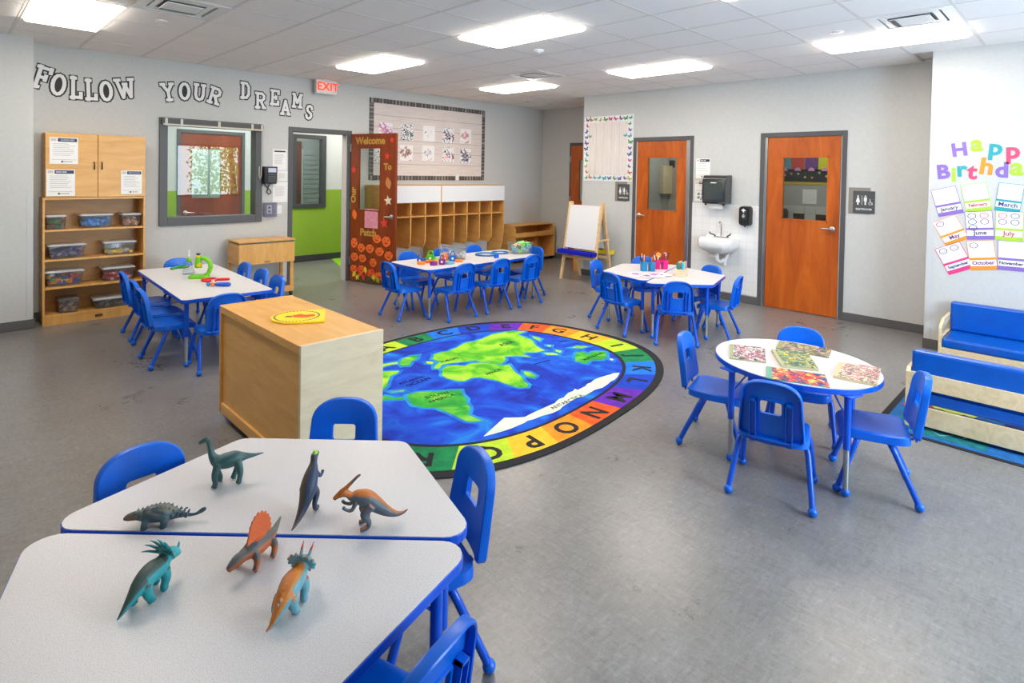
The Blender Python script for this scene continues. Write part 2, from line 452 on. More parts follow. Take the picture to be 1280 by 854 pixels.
# recessed troffers, lenses dropped below the ceiling to brighten its tiles
M_LAMP = emit('troffer_diffuser', (255, 243, 228), LAMP)
tr = None
TROFF = {(0.50, 5.65): 'lit recessed ceiling panel nearest the far left corner column',
         (3.55, 5.65): 'lit recessed ceiling panel right of the exit sign', (5.99, 5.65): 'lit recessed ceiling panel above the wooden coat cubbies',
         (3.55, 3.21): 'lit recessed ceiling panel above the world map rug', (5.99, 3.21): 'lit recessed ceiling panel above the craft table by the sink',
         (5.99, 0.77): 'lit recessed ceiling panel beside the birthday wall'}
for lx in LIGHT_X:
    for ly in LIGHT_Y:
        if (lx, ly) == (0.50, 0.77): continue
        lab = TROFF.get((lx, ly), 'lit recessed ceiling panel above the %s' % ('birch toy cabinet' if lx < 1 else 'oval book table'))
        if tr is None:
            t = tr = thing('ceiling_light', lab, 'ceiling light', (lx + G / 2, ly + G, CEIL))
            mb = MB()
            for a, b, c, d in ((-.294, .294, .575, .598), (-.294, .294, -.598, -.575), (-.294, -.271, -.575, .575), (.271, .294, -.575, .575)): mb.box(a, b, c, d, -.004, .03)
            mb.build('frame', M_WHITE, t)
            mb = MB(); mb.loft([[(x, y, z) for x, y in rrect(.545 * k, 1.15 * k, .02, 3)] for k, z in ((1, .01), (1, -.018), (.97, -.03))]); mb.build('diffuser', M_LAMP, t)
        else:
            t = copy_tree(tr); t.location = (lx + G / 2, ly + G, CEIL)
            t['label'] = lab
        t['group'] = 'recessed ceiling panels'
VL = ['square white ceiling air vent beside the left panel light', 'square white ceiling air vent beside the birthday wall light', 'square white ceiling air vent near the coat cubbies']
for (x, y), lab in zip(VENTS, VL):
    t = thing('ceiling_vent', lab, 'air vent', (x + G / 2, y + G / 2, CEIL), 0, 'ceiling vents')
    mb = MB(); mb.box(-.294, .294, -.294, .294, .024, .03); mb.build('duct_backing', plain('vent_dark', (150, 152, 154), .7), t)
    for x0, x1, y0, y1 in ((-.294, .294, .22, .294), (-.294, .294, -.294, -.22), (-.294, -.22, -.22, .22), (.22, .294, -.22, .22)):
        mb = MB(); mb.box(x0, x1, y0, y1, -.003, .02); mb.build('frame_side', M_WHITE, t)
    for s in (-1, 1):
        mb = MB(); mb.box(-.2, .2, min(s * .155, s * .2), max(s * .155, s * .2), .002, .012); mb.build('louvre', M_WHITE, t)
        mb = MB(); mb.box(min(s * .155, s * .2), max(s * .155, s * .2), -.15, .15, .002, .012); mb.build('louvre', M_WHITE, t)
    mb = MB(); mb.box(-.135, .135, -.135, .135, -.012, -.004); mb.build('centre_plate', M_WHITE, t, bevel=.003)
    mb = MB(); mb.box(-.135, .135, .1, .13, -.016, -.012); mb.build('damper_slot', plain('slot_grey', (96, 100, 104), .6), t)
SPR = {(4.56, 4.22): 'white round smoke detector under the ceiling above the rug', (7.71, 7.38): 'small white sprinkler head above the corner bench', (5.73, 6.02): 'small white sprinkler head by the cubby light',
       (1.42, 5.98): 'small white sprinkler cover near the left air vent', (5.73, 1.65): 'small white sprinkler cover near the birthday wall light', (8.23, 7.29): 'small white ceiling sensor in the recess corner'}
for (x, y), lab in SPR.items():
    mb = MB(); mb.lathe([(.055, 0), (.055, -.008), (.045, -.02), (.018, -.03), (.006, -.038)] if 'smoke' in lab else [(.05, 0), (.05, -.004), (.04, -.007), (.012, -.012)], (0, 0, 0), 18)
    o = mb.build('ceiling_sensor', M_WHITE, smooth=40); o.location = (x, y, CEIL + .002); tag(o, lab, 'sensor', 'ceiling sensors')

# baseboards
def base_run(name, segs):
    mb = MB()
    for a, b, c, d in segs: mb.box(a, b, c, d, 0, .1)
    return struct(name, mb, M_BASE, bevel=.003)
base_run('baseboard_back', [(.69, 3.54, BW - .012, BW), (4.54, RECESS, BW - .012, BW)])
base_run('baseboard_right', [(RW - .012, RW, 1.18, 2.11), (RW - .012, RW, 3.14, 4.12), (RW - .012, RW, 5.14, ENDY)])
base_run('baseboard_end', [(RW - .012, RECESS, ENDY, ENDY + .012)])
base_run('baseboard_recess', [(RECESS - .012, RECESS, ENDY + .012, 6.3), (RECESS - .012, RECESS, 7.38, BW)])
base_run('baseboard_column', [(LEFT, .702, 7.788, 7.8), (.69, .702, 7.8, BW)])
base_run('baseboard_projecting', [(PW - .012, PW, REAR, 1.192), (PW, RW, 1.18, 1.192)])
# corner guards
M_GUARD = plain('corner_guard', (198, 200, 200), .45)
mb = MB(); mb.box(PW - .003, PW + .05, 1.18, 1.184, .1, 1.4); mb.box(PW - .004, PW, 1.13, 1.184, .1, 1.4); struct('trim_1', mb, M_GUARD)
mb = MB(); mb.box(.635, .694, 7.796, 7.8, .1, 1.42); mb.box(.69, .694, 7.796, 7.85, .1, 1.42); struct('trim_2', mb, M_GUARD)
mb = MB(); mb.box(RW - .004, RW, ENDY - .05, ENDY + .004, .1, 1.4); mb.box(RW, RW + .05, ENDY, ENDY + .004, .1, 1.4); struct('trim_3', mb, M_GUARD)

# door frames
def frame_right(name, y0, y1, top, x=RW):
    mb = MB()
    for a, b in ((y0, y0 + .054), (y1 - .054, y1)): mb.box(x - .012, x + .14, a, b, 0, top)
    mb.box(x - .012, x + .14, y0 + .054, y1 - .054, top - .06, top)
    return struct(name, mb, M_FRAME, bevel=.003)
frame_right('trim_4', 2.105, 3.145, 2.315)
frame_right('trim_5', 4.115, 5.145, 2.315)
frame_right('trim_6', 6.34, 7.38, 2.34, RECESS)
mb = MB()
for a, b in ((3.54, 3.606), (4.474, 4.54)): mb.box(a, b, BW - .012, BW + .16, 0, 2.33)
mb.box(3.606, 4.474, BW - .012, BW + .16, 2.264, 2.33); struct('trim_7', mb, M_FRAME, bevel=.003)
mb = MB(); mb.box(4.462, 4.474, BW + .02, BW + .155, 0, 2.26); struct('trim_lit_jamb', mb, plain('jamb_pale', (196, 190, 186), .45))  # pale lining puts reflected light into the hinge-side jamb colour

def lever(parent, x, y, z, side, to):
    """lever handle on the face y: rose and bar pointing to `to` (+-1 along local x)"""
    mb = MB(); mb.lathe([(.001, 0), (.033, 0), (.033, .01), (.026, .016), (.012, .018), (.012, .05), (.001, .05)], seg=18,
                        T=Matrix.Translation((x, y, z)) @ Matrix.Rotation(radians(90 * side), 4, 'X'))
    h = mb.build('lever_handle', M_STEEL, parent, smooth=40)
    mb = MB(); yy = y - side * .048
    mb.tube([(x - to * .012, yy, z), (x + to * .04, yy, z + .002), (x + to * .085, yy, z), (x + to * .12, yy + side * .01, z - .002)], [.011, .011, .01, .008], 10)
    mb.build('lever_bar', M_STEEL, h, smooth=50)
    return h
def door_leaf(name, w, h, win, mat, glass=M_GLASS, t=.044):
    """leaf in local x 0..w, z 0..h, y -t/2..t/2 with a vision panel win=(x0,x1,z0,z1)"""
    r = bpy.data.objects.new(name, None); COL.objects.link(r); r['kind'] = 'structure'
    x0, x1, z0, z1 = win
    mb = MB()
    mb.box(0, x0, -t / 2, t / 2, 0, h); mb.box(x1, w, -t / 2, t / 2, 0, h); mb.box(x0, x1, -t / 2, t / 2, 0, z0); mb.box(x0, x1, -t / 2, t / 2, z1, h)
    mb.build('door_panel', mat, r)
    mb = MB()
    for a, b, c, d in ((x0 - .004, x0 + .014, z0 - .004, z1 + .004), (x1 - .014, x1 + .004, z0 - .004, z1 + .004), (x0, x1, z0 - .004, z0 + .014), (x0, x1, z1 - .014, z1 + .004)):
        mb.box(a, b, -t / 2 - .005, t / 2 + .005, c, d)
    mb.build('glazing_bead', mat, r)
    mb = MB(); mb.box(x0 + .004, x1 - .004, -.003, .003, z0 + .004, z1 - .004); mb.build('vision_pane', glass, r)
    return r
# restroom doors, facing the room (local x runs along -Y)
R_RIGHT = Euler((0, 0, radians(-90)))
d1 = door_leaf('door_1', .85, 2.25, (.185, .715, 1.17, 2.0), M_DOOR); d1.location = (RW + .03, 5.085, .008); d1.rotation_euler = R_RIGHT
lever(d1, .055, -.022, 1.09, 1, 1)
mb = MB(); mb.box(.853, .905, -.03, -.012, 0, 2.25); mb.build('edge_strip', M_STEEL, d1)
d2 = door_leaf('door_2', .875, 2.25, (.185, .745, 1.17, 1.99), M_DOOR); d2.location = (RW + .03, 3.052, .008); d2.rotation_euler = R_RIGHT
lever(d2, .80, -.022, 1.09, 1, -1)
mb = MB(); mb.box(-.035, -.003, -.03, -.012, 0, 2.25); mb.build('edge_strip', M_STEEL, d2)
d3 = door_leaf('door_3', .93, 2.27, (.2, .73, 1.17, 2.0), M_DOOR); d3.location = (RECESS - .01, 7.325, .008); d3.rotation_euler = R_RIGHT
lever(d3, .86, -.022, 1.05, 1, -1)
for z in (.3, 1.15, 1.95):
    mb = MB(); mb.box(-.014, .004, -.034, -.02, z, z + .12); mb.build('hinge', M_STEEL, d3)
mb = MB(); mb.box(RECESS + .02, RECESS + .03, 6.35, 7.37, 0, 2.3); struct('wall_behind_recess_door', mb, M_FRAME)

# ------------------------------------------------------------------ restrooms behind the two vision panels
M_RR = plain('restroom_wall', (176, 176, 172), .7)
def restroom(y0, y1, tag_):
    x1 = RW + 1.55
    mb = MB()
    mb.box(x1, x1 + .05, y0, y1, 0, 2.7); struct('wall_restroom_%s_back' % tag_, mb, M_RR)
    for nm_, a_ in (('left', y0 - .05), ('right', y1)): mb = MB(); mb.box(RW + .13, x1 + .05, a_, a_ + .05, 0, 2.7); struct('wall_restroom_%s_%s' % (tag_, nm_), mb, M_RR)
    mb = MB(); mb.box(RW + .13, x1 + .05, y0 - .05, y1 + .05, 2.7, 2.75); struct('ceiling_restroom_' + tag_, mb, M_RR)
    mb = MB(); mb.box(RW + .13, x1 + .05, y0 - .05, y1 + .05, -.05, -.001); struct('floor_restroom_' + tag_, mb, M_FLOOR)
    # band of white and brown tiles, each its own tile
    wt = plain('restroom_tile_white', (206, 206, 200), .25); bt = plain('restroom_tile_brown', (74, 44, 34), .25)
    host = bpy.data.objects.new('trim_restroom_' + tag_, None); COL.objects.link(host); host['kind'] = 'structure'
    n = int((y1 - y0) / .16)
    for r in range(3):
        for c in range(n):
            mb = MB(); yy = y1 - c * .16
            mb.box(x1 - .012, x1, yy - .157, yy, .94 + r * .12, 1.057 + r * .12)
            mb.build('tile', bt if (r + c) % 2 == 0 and r < 2 else wt, host)
    area_light('restroom_fill_light', (x1 - .7, (y0 + y1) / 2, 2.65), (0, 0, 0), .5, .5, 9, (1, .96, .9))  # added unseen light that brightens the closed restroom
    return x1
X2 = restroom(1.95, 3.4, 'near')
X1 = restroom(3.95, 5.4, 'far')
RB = lambda y, z, x: wall_right(y, z, x)
# posters in the near restroom
def flat(name, w, h, mats, M, label=None, cat=None, group=None, th=.004, parent=None):
    mb = MB(); mb.box(-w / 2, w / 2, -h / 2, h / 2, 0, th); o = mb.build(name, mats, parent); o.matrix_world = M
    if label: tag(o, label, cat, group)
    return o
for k, (c, nm, px) in enumerate((((92, 150, 166), 'teal', 981), ((196, 76, 66), 'red', 997.4), ((112, 60, 130), 'purple', 1014.5), ((206, 200, 40), 'yellow', 1031))):
    q = on_x(px, 205.5, X2)
    o = flat('colour_poster', .19, .2, plain('poster_' + nm, c, .7), RB(q.y, q.z, X2), '%s square poster seen through the restroom door window' % nm, 'poster', 'posters behind the restroom glass')
    mb = MB(); mb.prism([(-.05, -.1), (.05, -.1), (.03, -.06), (0, -.045), (-.03, -.06)], .004, .006); mb.build('picture', plain('poster_pic', (220, 150, 200), .7), o)
q = on_x(1003, 219.5, X2)
o = flat('garden_border', 1.1, .19, plain('poster_black', (40, 42, 40), .7), RB(q.y, q.z, X2), 'black poster strip of small flowers seen through the restroom door window', 'poster')
random.seed(3)
for k in range(10):
    mb = MB(); mb.lathe([(.001, 0), (.018, 0), (.018, .002), (.001, .002)], seg=10); f = mb.build('flower', plain('flower_%d' % (k % 3), [(200, 120, 110), (170, 190, 150), (210, 190, 120)][k % 3], .7), o); f.location = (-.46 + k * .1, random.uniform(-.03, .06), .004)
q = on_x(1003, 229.5, X2); flat('yellow_border', 1.1, .04, plain('poster_yel', (206, 176, 40), .6), RB(q.y, q.z, X2), 'thin yellow border strip below the flower poster', 'border')
q = on_x(1012, 246, X2); flat('notice', .2, .22, M_PAPER, RB(q.y, q.z, X2), 'white notice sheet in the near restroom', 'notice')
mb = MB(); mb.lathe([(.001, 0), (.12, 0), (.12, .34), (.09, .38), (.001, .38)], seg=16); o = mb.build('waste_bin', M_BLACK, smooth=40); o.location = (X2 - .17, on_x(980, 265, X2).y, .872); tag(o, 'black round bin seen through the restroom door window', 'bin')
mb = MB(); mb.box(X2 - .32, X2 - .013, 2.0, 3.38, .8, .87); o = mb.build('restroom_counter', M_WHITE); tag(o, 'white counter inside the near restroom', 'counter')
# far restroom: wooden cupboard and a small framed notice
t = thing('hanging_cupboard', 'wooden hanging cupboard seen through the far restroom door window', 'cupboard', (X1 - .3, on_x(821, 220, X1 - .3).y, 1.4))
mb = MB(); mb.box(0, .3, -.14, .14, 0, .5); mb.build('carcass', M_BIRCHL, t)
for s in (-1, 1):
    mb = MB(); mb.box(-.016, 0, min(s * .003, s * .14), max(s * .003, s * .14), .004, .496); mb.build('door', M_BIRCHL, t)
flat('framed_notice', .12, .13, M_DKTXT, RB(on_x(840, 205, X1).y, on_x(840, 205, X1).z, X1), 'small dark framed notice in the far restroom', 'notice')
q = on_x(817, 232, X1 - .32); mb = MB(); mb.box(X1 - .33, X1 - .32, q.y - .06, q.y + .06, 1.3, 1.55); o = mb.build('towel_sheet', M_PAPER); tag(o, 'white paper hung under the cupboard in the far restroom', 'paper')

# ------------------------------------------------------------------ hallway beyond the window and the open door
HY = 10.3
mb = MB(); mb.box(-1, 9, BW + .15, HY + .1, -.08, -.001); struct('floor_hallway', mb, M_FLOOR)
mb = MB(); mb.prism([(5.0, 9.25), (8, 9.6), (8, HY), (5.35, HY)], 0, .004); struct('floor_hallway_carpet', mb, noisy('carpet_green', [(.3, (120, 190, 20)), (.7, (140, 205, 30))], 60, 3, .95))
holes = [(2.72, 3.68, 0, 2.29), (4.62, 5.14, 1.04, 2.3)]
mb = MB(); wall_with_holes(-1, 9, 1.34, 2.9, [(a, b, max(c, 1.34), d) for a, b, c, d in holes], lambda a, b, c, d: mb.box(a, b, HY, HY + .1, c, d), mb); struct('wall_hallway', mb, M_WALL)
mb = MB(); wall_with_holes(-1, 9, 0, 1.34, [(2.72, 3.68, 0, 1.34), (4.62, 5.14, 1.04, 1.34)], lambda a, b, c, d: mb.box(a, b, HY - .004, HY + .1, c, d), mb); struct('wall_hallway_green', mb, M_WALLG)
mb = MB(); mb.box(-1, 2.68, HY - .018, HY - .004, 0, .12); mb.box(3.72, 9, HY - .018, HY - .004, 0, .12); struct('baseboard_hallway', mb, plain('base_dark', (58, 60, 60), .5))
mb = MB(); mb.box(-1, 9, BW + .15, HY + .1, 2.9, 3.0); struct('ceiling_hallway', mb, M_TILE_C)
mb = MB(); mb.box(-1.1, -1, BW + .15, HY, 0, 2.9); mb.box(9, 9.1, BW + .15, HY, 0, 2.9); struct('wall_hallway_ends', mb, M_WALL)
mb = MB()
for a, b in ((2.68, 2.73), (3.67, 3.72)): mb.box(a, b, HY - .02, HY + .1, 0, 2.33)
mb.box(2.73, 3.67, HY - .02, HY + .1, 2.28, 2.33); struct('trim_8', mb, M_FRAME)
d4 = door_leaf('door_4', .93, 2.27, (.15, .62, 1.2, 2.03), M_DOORD); d4.location = (2.735, HY + .03, .005)
lever(d4, .07, -.022, .98, 1, 1)
mb = MB()
for a, b, c, d in ((4.55, 4.63, 1.0, 2.36), (5.13, 5.21, 1.0, 2.36), (4.63, 5.13, 1.0, 1.07), (4.63, 5.13, 2.29, 2.36)): mb.box(a, b, HY - .03, HY + .1, c, d)
w4 = struct('window_4', mb, plain('frame_dark', (62, 64, 66), .45))
mb = MB(); mb.box(4.62, 5.14, HY + .03, HY + .036, 1.06, 2.3); mb.build('pane', M_GLASS, w4)
# the lit space on the other side of that wall
mb = MB(); mb.box(1.5, 6.5, HY + 1.4, HY + 1.5, 0, 2.9); struct('wall_beyond', mb, plain('pale_wall', (206, 212, 208), .7))
mb = MB(); mb.box(1.4, 6.6, HY + .1, HY + 1.5, 2.9, 3.0); struct('ceiling_beyond', mb, M_TILE_C)
mb = MB(); mb.box(1.4, 6.6, HY + .1, HY + 1.5, -.08, -.001); struct('floor_beyond', mb, M_FLOOR)
mb = MB(); mb.box(1.4, 1.5, HY + .1, HY + 1.5, 0, 2.9); mb.box(6.5, 6.6, HY + .1, HY + 1.5, 0, 2.9); struct('wall_beyond_ends', mb, M_WALL)
mb = MB(); mb.box(4.9, 5.35, HY + 1.36, HY + 1.4, 0, 2.3); struct('door_5', mb, M_DOORD)
mb = MB(); mb.box(5.36, 5.8, HY + 1.3, HY + 1.36, .9, 2.14); struct('window_5', mb, plain('blind_white', (205, 214, 212), .6))
for z in range(12):
    mb = MB(); mb.box(5.36, 5.8, HY + 1.29, HY + 1.298, .92 + z * .1, .99 + z * .1); mb.build('blind_slat', plain('blind_white', (205, 214, 212), .6), bpy.data.objects['window_5'])
for x in (1.0, 3.4, 5.6): area_light('hallway_fill_light', (x, 9.25, 2.88), (0, 0, 0), .6, 1.2, 32, (1, .97, .93))  # added lights without fittings, to brighten the hallway
area_light('beyond_fill_light', (3.8, HY + .8, 2.8), (0, 0, 0), 2.5, .6, 26, (.95, .98, 1))  # added unseen fill for the space past the hallway wall

# hallway window of the classroom with its blind head rail
mb = MB()
for a, b, c, d in ((1.915, 2.006, .985, 2.335), (3.074, 3.165, .985, 2.335), (2.006, 3.074, .985, 1.086), (2.006, 3.074, 2.244, 2.335)): mb.box(a, b, BW - .03, BW + .16, c, d)
w1 = struct('window_1', mb, M_FRAME, bevel=.004)
mb = MB(); mb.box(2.006, 3.074, BW + .05, BW + .056, 1.086, 2.244); mb.build('pane', M_GLASS, w1)
t = thing('blind_rail', 'raised roller blind rail with brackets along the top of the hallway window', 'blind', (1.93, BW - .03, 2.25))
mb = MB(); mb.box(0, 1.23, -.05, 0, .01, .065); mb.build('head_rail', plain('rail_dark', (66, 63, 60), .4, .2), t)
mb = MB(); mb.box(.01, 1.22, -.056, -.002, -.012, .008); mb.build('bottom_rail', plain('rail_light', (176, 170, 160), .4, .3), t)
for x in (.03, .2, .64, 1.06, 1.19):
    mb = MB(); mb.box(x, x + .03, -.058, 0, -.015, .072); mb.build('bracket', plain('rail_light', (176, 170, 160), .4, .3), t)
mb = MB(); mb.tube([(1.2, -.06, 0), (1.2, -.062, -.45), (1.195, -.062, -.62), (1.18, -.062, -.68), (1.165, -.062, -.62), (1.17, -.062, -.5)], .006, 8); mb.build('pull_cord', plain('cord', (190, 188, 182), .6), t, smooth=50)
# ------------------------------------------------------------------ chairs
def ray_hit(poly, c, a):
    d = Vector((cos(a), sin(a))); best = None
    for i in range(len(poly)):
        p = Vector(poly[i]) - c; q = Vector(poly[(i + 1) % len(poly)]) - c; e = q - p
        den = d.x * e.y - d.y * e.x
        if abs(den) < 1e-12: continue
        t = (p.x * e.y - p.y * e.x) / den; s = (p.x * d.y - p.y * d.x) / den
        if -1e-6 <= s <= 1 + 1e-6 and t > 0: best = t if best is None else max(best, t)
    return c + d * best
def back_mesh():
    out = [(-.140, 0), (.140, 0)] + [(.140 + .022 * sin(radians(a)), .022 - .022 * cos(radians(a))) for a in (30, 60, 90)]
    out.append((.156, .12))
    for k in range(0, 25):
        a = radians(k * 7.5); c, s = cos(a), sin(a)
        out.append((.149 * math.copysign(abs(c) ** .82, c), .215 + .112 * abs(s) ** .82))
    out.append((-.156, .12))
    out += [(-.140 - .022 * sin(radians(a)), .022 - .022 * cos(radians(a))) for a in (90, 60, 30)]
    hc = Vector((0, .178)); N = 72
    hole = rrect(.104, .07, .012, 4, 0, hc.y)
    A = [2 * pi * i / N for i in range(N)]
    O = [ray_hit(out, hc, a) for a in A]; H = [ray_hit(hole, hc, a) for a in A]
    def curve(p): return .055 * (p.x / .16) ** 2 * .4 + 0
    def ring(P, ins, y, src=None):
        R = []
        for i, p in enumerate(P):
            n = (p - hc).normalized(); q = p - n * ins
            R.append((q.x, y + curve(q), q.y))
        return R
    mid1 = [H[i] * .55 + O[i] * .45 for i in range(N)]
    rings = [ring(H, 0, -.012), ring(H, 0, -.002), ring(H, -.004, 0), ring(mid1, 0, 0), ring(O, .007, 0), ring(O, .002, -.003), ring(O, 0, -.009), ring(O, 0, -.034),
             ring(O, .004, -.037), ring(O, .010, -.034), ring(O, .011, -.010), ring(mid1, 0, -.009), ring(H, -.012, -.009), ring(H, -.010, -.016), ring(H, 0, -.016), ring(H, 0, -.012)]
    mb = MB(); mb.loft([r[::-1] for r in rings], False, False)
    # moulded sleeves that take the two uprights
    for s in (-1, 1):
        for dx in (-.017, .013): mb.box(s * .088 + dx, s * .088 + dx + .004, -.030, -.006, .0, .215)
        mb.box(s * .088 - .017, s * .088 + .017, -.030, -.006, .205, .215)
    return mb.mesh('backrest', M_BLUE, 26)
def seat_mesh():
    N = 48; mb = MB()
    def pt(r, a, z=None, dz=0):
        c, s = cos(a), sin(a); e = .36
        u = math.copysign(abs(c) ** e, c) * r; v = math.copysign(abs(s) ** e, s) * r
        x = u * (.172 - .006 * v); y = .012 + v * .172
        h = .352 - .010 * (1 - min(1, r) ** 2) + (.010 * max(0, -v) ** 2 * abs(u) ** 2) - .022 * max(0, v - .55) ** 2 / .2
        return (x, y, (h if z is None else z) + dz)
    A = [2 * pi * i / N for i in range(N)]
    rings = [[pt(r, a) for a in A] for r in (.02, .3, .6, .82, .95)] + [[pt(1.0, a, None, -.006) for a in A], [pt(1.012, a, None, -.018) for a in A], [pt(1.02, a, None, -.044) for a in A],
             [pt(1.0, a, None, -.044) for a in A], [pt(.97, a, None, -.016) for a in A], [pt(.5, a, None, -.014) for a in A]]
    mb.loft(rings, True, True)
    return mb.mesh('seat', M_BLUE, 40)
SEAT_ME, BACK_ME = seat_mesh(), back_mesh()
def leg_path(s, front):
    y0, y1 = (.085, .185) if front else (-.055, -.190)
    x1 = .190 if front else .205
    P = [Vector((s * .03, y0 * .8, .318)), Vector((s * .10, y0 * .85, .318))]
    K, F = Vector((s * .165, y0 * 1.05, .318)), Vector((s * x1, y1, .024))
    A, B = P[-1], K.lerp(F, .2)
    for t in (.25, .5, .75, 1): P.append((1 - t) ** 2 * A + 2 * t * (1 - t) * K + t * t * B)
    P.append(F)
    return P
LEG_ME, BALL_ME = {}, None
for s in (-1, 1):
    for fr in (0, 1):
        mb = MB(); mb.tube(leg_path(s, fr), .0152, 10); LEG_ME[s, fr] = mb.mesh('leg', M_BLUET, 50)
mb = MB(); mb.ball((0, 0, 0), .0235, 14, 8, 1.0); BALL_ME = mb.mesh('ball_foot', M_BLUE, 60)
mb = MB(); mb.box(-.012, .012, -.004, .004, 0, .235); UP_ME = mb.mesh('back_upright', M_BLUET)
mb = MB()
for y in (-.045, .075): mb.tube([(-.13, y, .318), (.13, y, .318)], .0115, 8)
for x in (-.075, .075): mb.box(x - .012, x + .012, -.175, .1, .322, .330)
FRAME_ME = mb.mesh('seat_frame', M_BLUET, 50)
CHAIRS = 0
def chair(x, y, hx, hy, label, group):
    """child chair with seat centre at x, y facing (hx, hy)"""
    t = thing('child_chair', label, 'chair', (x, y, 0), atan2(hy, hx) - pi / 2, group)
    link('seat', SEAT_ME, t)
    b = link('backrest', BACK_ME, t); b.location = (0, -.178, .348); b.rotation_euler = (radians(8), 0, 0)
    for s in (-1, 1):
        u = link('back_upright', UP_ME, t); u.location = (s * .088, -.186, .32); u.rotation_euler = (radians(8), 0, 0)
        for fr in (0, 1):
            g = link('leg', LEG_ME[s, fr], t)
            f = link('ball_foot', BALL_ME, g); p = leg_path(s, fr)[-1]; f.location = (p.x, p.y, .0236)
    link('seat_frame', FRAME_ME, t)
    return t
# around the dinosaur tables
chair(.56, 2.275, .12, -1, 'blue child chair pushed under the slanted edge beside the spiky dinosaur', 'chairs at the dinosaur tables')
chair(1.172, 2.24, -.69, -.72, 'blue child chair between the dinosaur table and the birch cabinet', 'chairs at the dinosaur tables')
chair(1.228, 1.678, -.95, .32, 'blue child chair beside the tan crested dinosaur and the rug edge', 'chairs at the dinosaur tables')
chair(.75, 1.235, -.25, .97, 'blue child chair at the edge of the table with the horned dinosaurs', 'chairs at the dinosaur tables')
# around the oval book table
g = 'chairs at the oval book table'
chair(3.285, 1.205, .97, .25, 'blue child chair with its back to the red picture book', g)
chair(3.745, .835, -.33, .945, 'blue child chair beside the padded bench at the oval table', g)
chair(3.622, 1.695, .24, -.97, 'blue child chair on the rug side of the oval table', g)
chair(4.12, 1.345, -.93, -.37, 'blue child chair on the restroom door side of the oval table', g)
# rectangular table by the bookcase
g = 'chairs at the science table'
for x, y, w in ((1.52, 6.80, 'nearest the wall'), (1.50, 6.24, 'between two others'), (1.455, 5.755, 'farthest from the wall')): chair(x, y, 1, -.03, 'blue child chair on the bookcase side of the science table, ' + w, g)
for x, y, w in ((2.20, 6.66, 'nearest the wall'), (2.18, 6.13, 'between two others'), (2.15, 5.655, 'nearest the birch cabinet')): chair(x, y, -1, 0, 'blue child chair on the cart side of the science table, ' + w, g)
chair(1.725, 5.335, .03, 1, 'blue child chair at the end of the science table by the cabinet', g)
chair(1.95, 7.205, 0, -1, 'blue child chair at the wall end of the science table', g)
# long table by the cubbies
g = 'chairs at the block table'
for x, w in ((4.32, 'before the padlocks'), (4.90, 'between two others'), (5.46, 'before the book bin')): chair(x, 5.31, 0, 1, 'blue child chair on the rug side of the block table, ' + w, g)
chair(3.905, 5.73, 1, -.03, 'blue child chair at the end of the block table near the pumpkin door', g)
for x, w in ((4.345, 'nearest the pumpkin door'), (4.89, 'behind the pastel bin'), (5.48, 'behind the rimmed dishes')): chair(x, 6.07, 0, -1, 'blue child chair on the cubby side of the block table, ' + w, g)
chair(5.87, 5.62, -1, 0, 'blue child chair at the end of the block table by the clear book bin', g)
# craft table by the sink
g = 'chairs at the craft table'
chair(5.37, 3.625, .987, -.16, 'blue child chair at the craft table nearest the letters H and I', g)
chair(5.785, 4.075, .2, -.98, 'blue child chair at the craft table beside the easel', g)
chair(6.325, 3.945, -.74, -.67, 'blue child chair between craft table and far restroom door', g)
chair(6.30, 3.225, -.95, .3, 'blue child chair at the craft table under the sink', g)
chair(5.99, 2.84, -.2, .98, 'blue child chair at the craft table side facing the easel', g)
chair(5.43, 3.03, .8, .6, 'blue child chair at the craft table in front of the wooden marker box', g)

# ------------------------------------------------------------------ tables
TZ = .595
mb = MB(); mb.cyl((0, 0, .26), (0, 0, TZ - .034), .0185, None, 14); ULEG_ME = mb.mesh('leg', M_BLUET, 50)
mb = MB(); mb.cyl((0, 0, .03), (0, 0, .3), .0145, None, 14); LLEG_ME = mb.mesh('leg_insert', plain('zinc', (176, 182, 188), .3, .85), 50)
mb = MB(); mb.ball((0, 0, .0236), .0235, 14, 8); TBALL_ME = mb.mesh('ball_foot', M_BLUE, 60)
def table(label, poly, legs, loc, rotz=0, group=None, name='activity_table'):
    t = thing(name, label, 'table', (*loc, 0), rotz, group)
    mb = MB(); mb.prism(inset(poly, .0035), TZ - .026, TZ); mb.build('tabletop', M_LAM, t)
    mb = MB(); mb.prism(poly, TZ - .032, TZ - .0025); mb.build('edge_band', M_BLUET, t, bevel=.003)
    cx = sum(p[0] for p in poly) / len(poly); cy = sum(p[1] for p in poly) / len(poly)
    for x, y in legs:
        g = link('leg', ULEG_ME, t); g.location = (x, y, 0)
        link('leg_insert', LLEG_ME, g); link('ball_foot', TBALL_ME, g)
        d = Vector((cx - x, cy - y)).normalized()
        mb = MB(); mb.tube([(0, 0, .42), (d.x * .14, d.y * .14, TZ - .034)], .005, 6); mb.build('brace', M_BLUET, g)
        mb = MB(); mb.box(-.05, .05, -.05, .05, TZ - .037, TZ - .032); mb.build('mounting_plate', M_BLUET, g)
    return t
TRAP = [(-.695, 0), (.695, 0), (.345, .635), (-.345, .635)]
TRAPR = rpoly(TRAP, .07)
TLEGS = [(-.57, .07), (.57, .07), (.30, .565), (-.30, .565)]
table('speckled trapezoid table carrying the long-necked and spiky dinosaurs', TRAPR, TLEGS, (.694, 1.793), radians(-45), 'trapezoid tables')
table('speckled trapezoid table carrying the two horned and one sail-backed dinosaur', TRAPR, TLEGS, (.686, 1.785), radians(135), 'trapezoid tables')
table('trapezoid craft table with the booklets near the easel', TRAPR, TLEGS, (5.995, 3.49), radians(14.5), 'trapezoid tables')
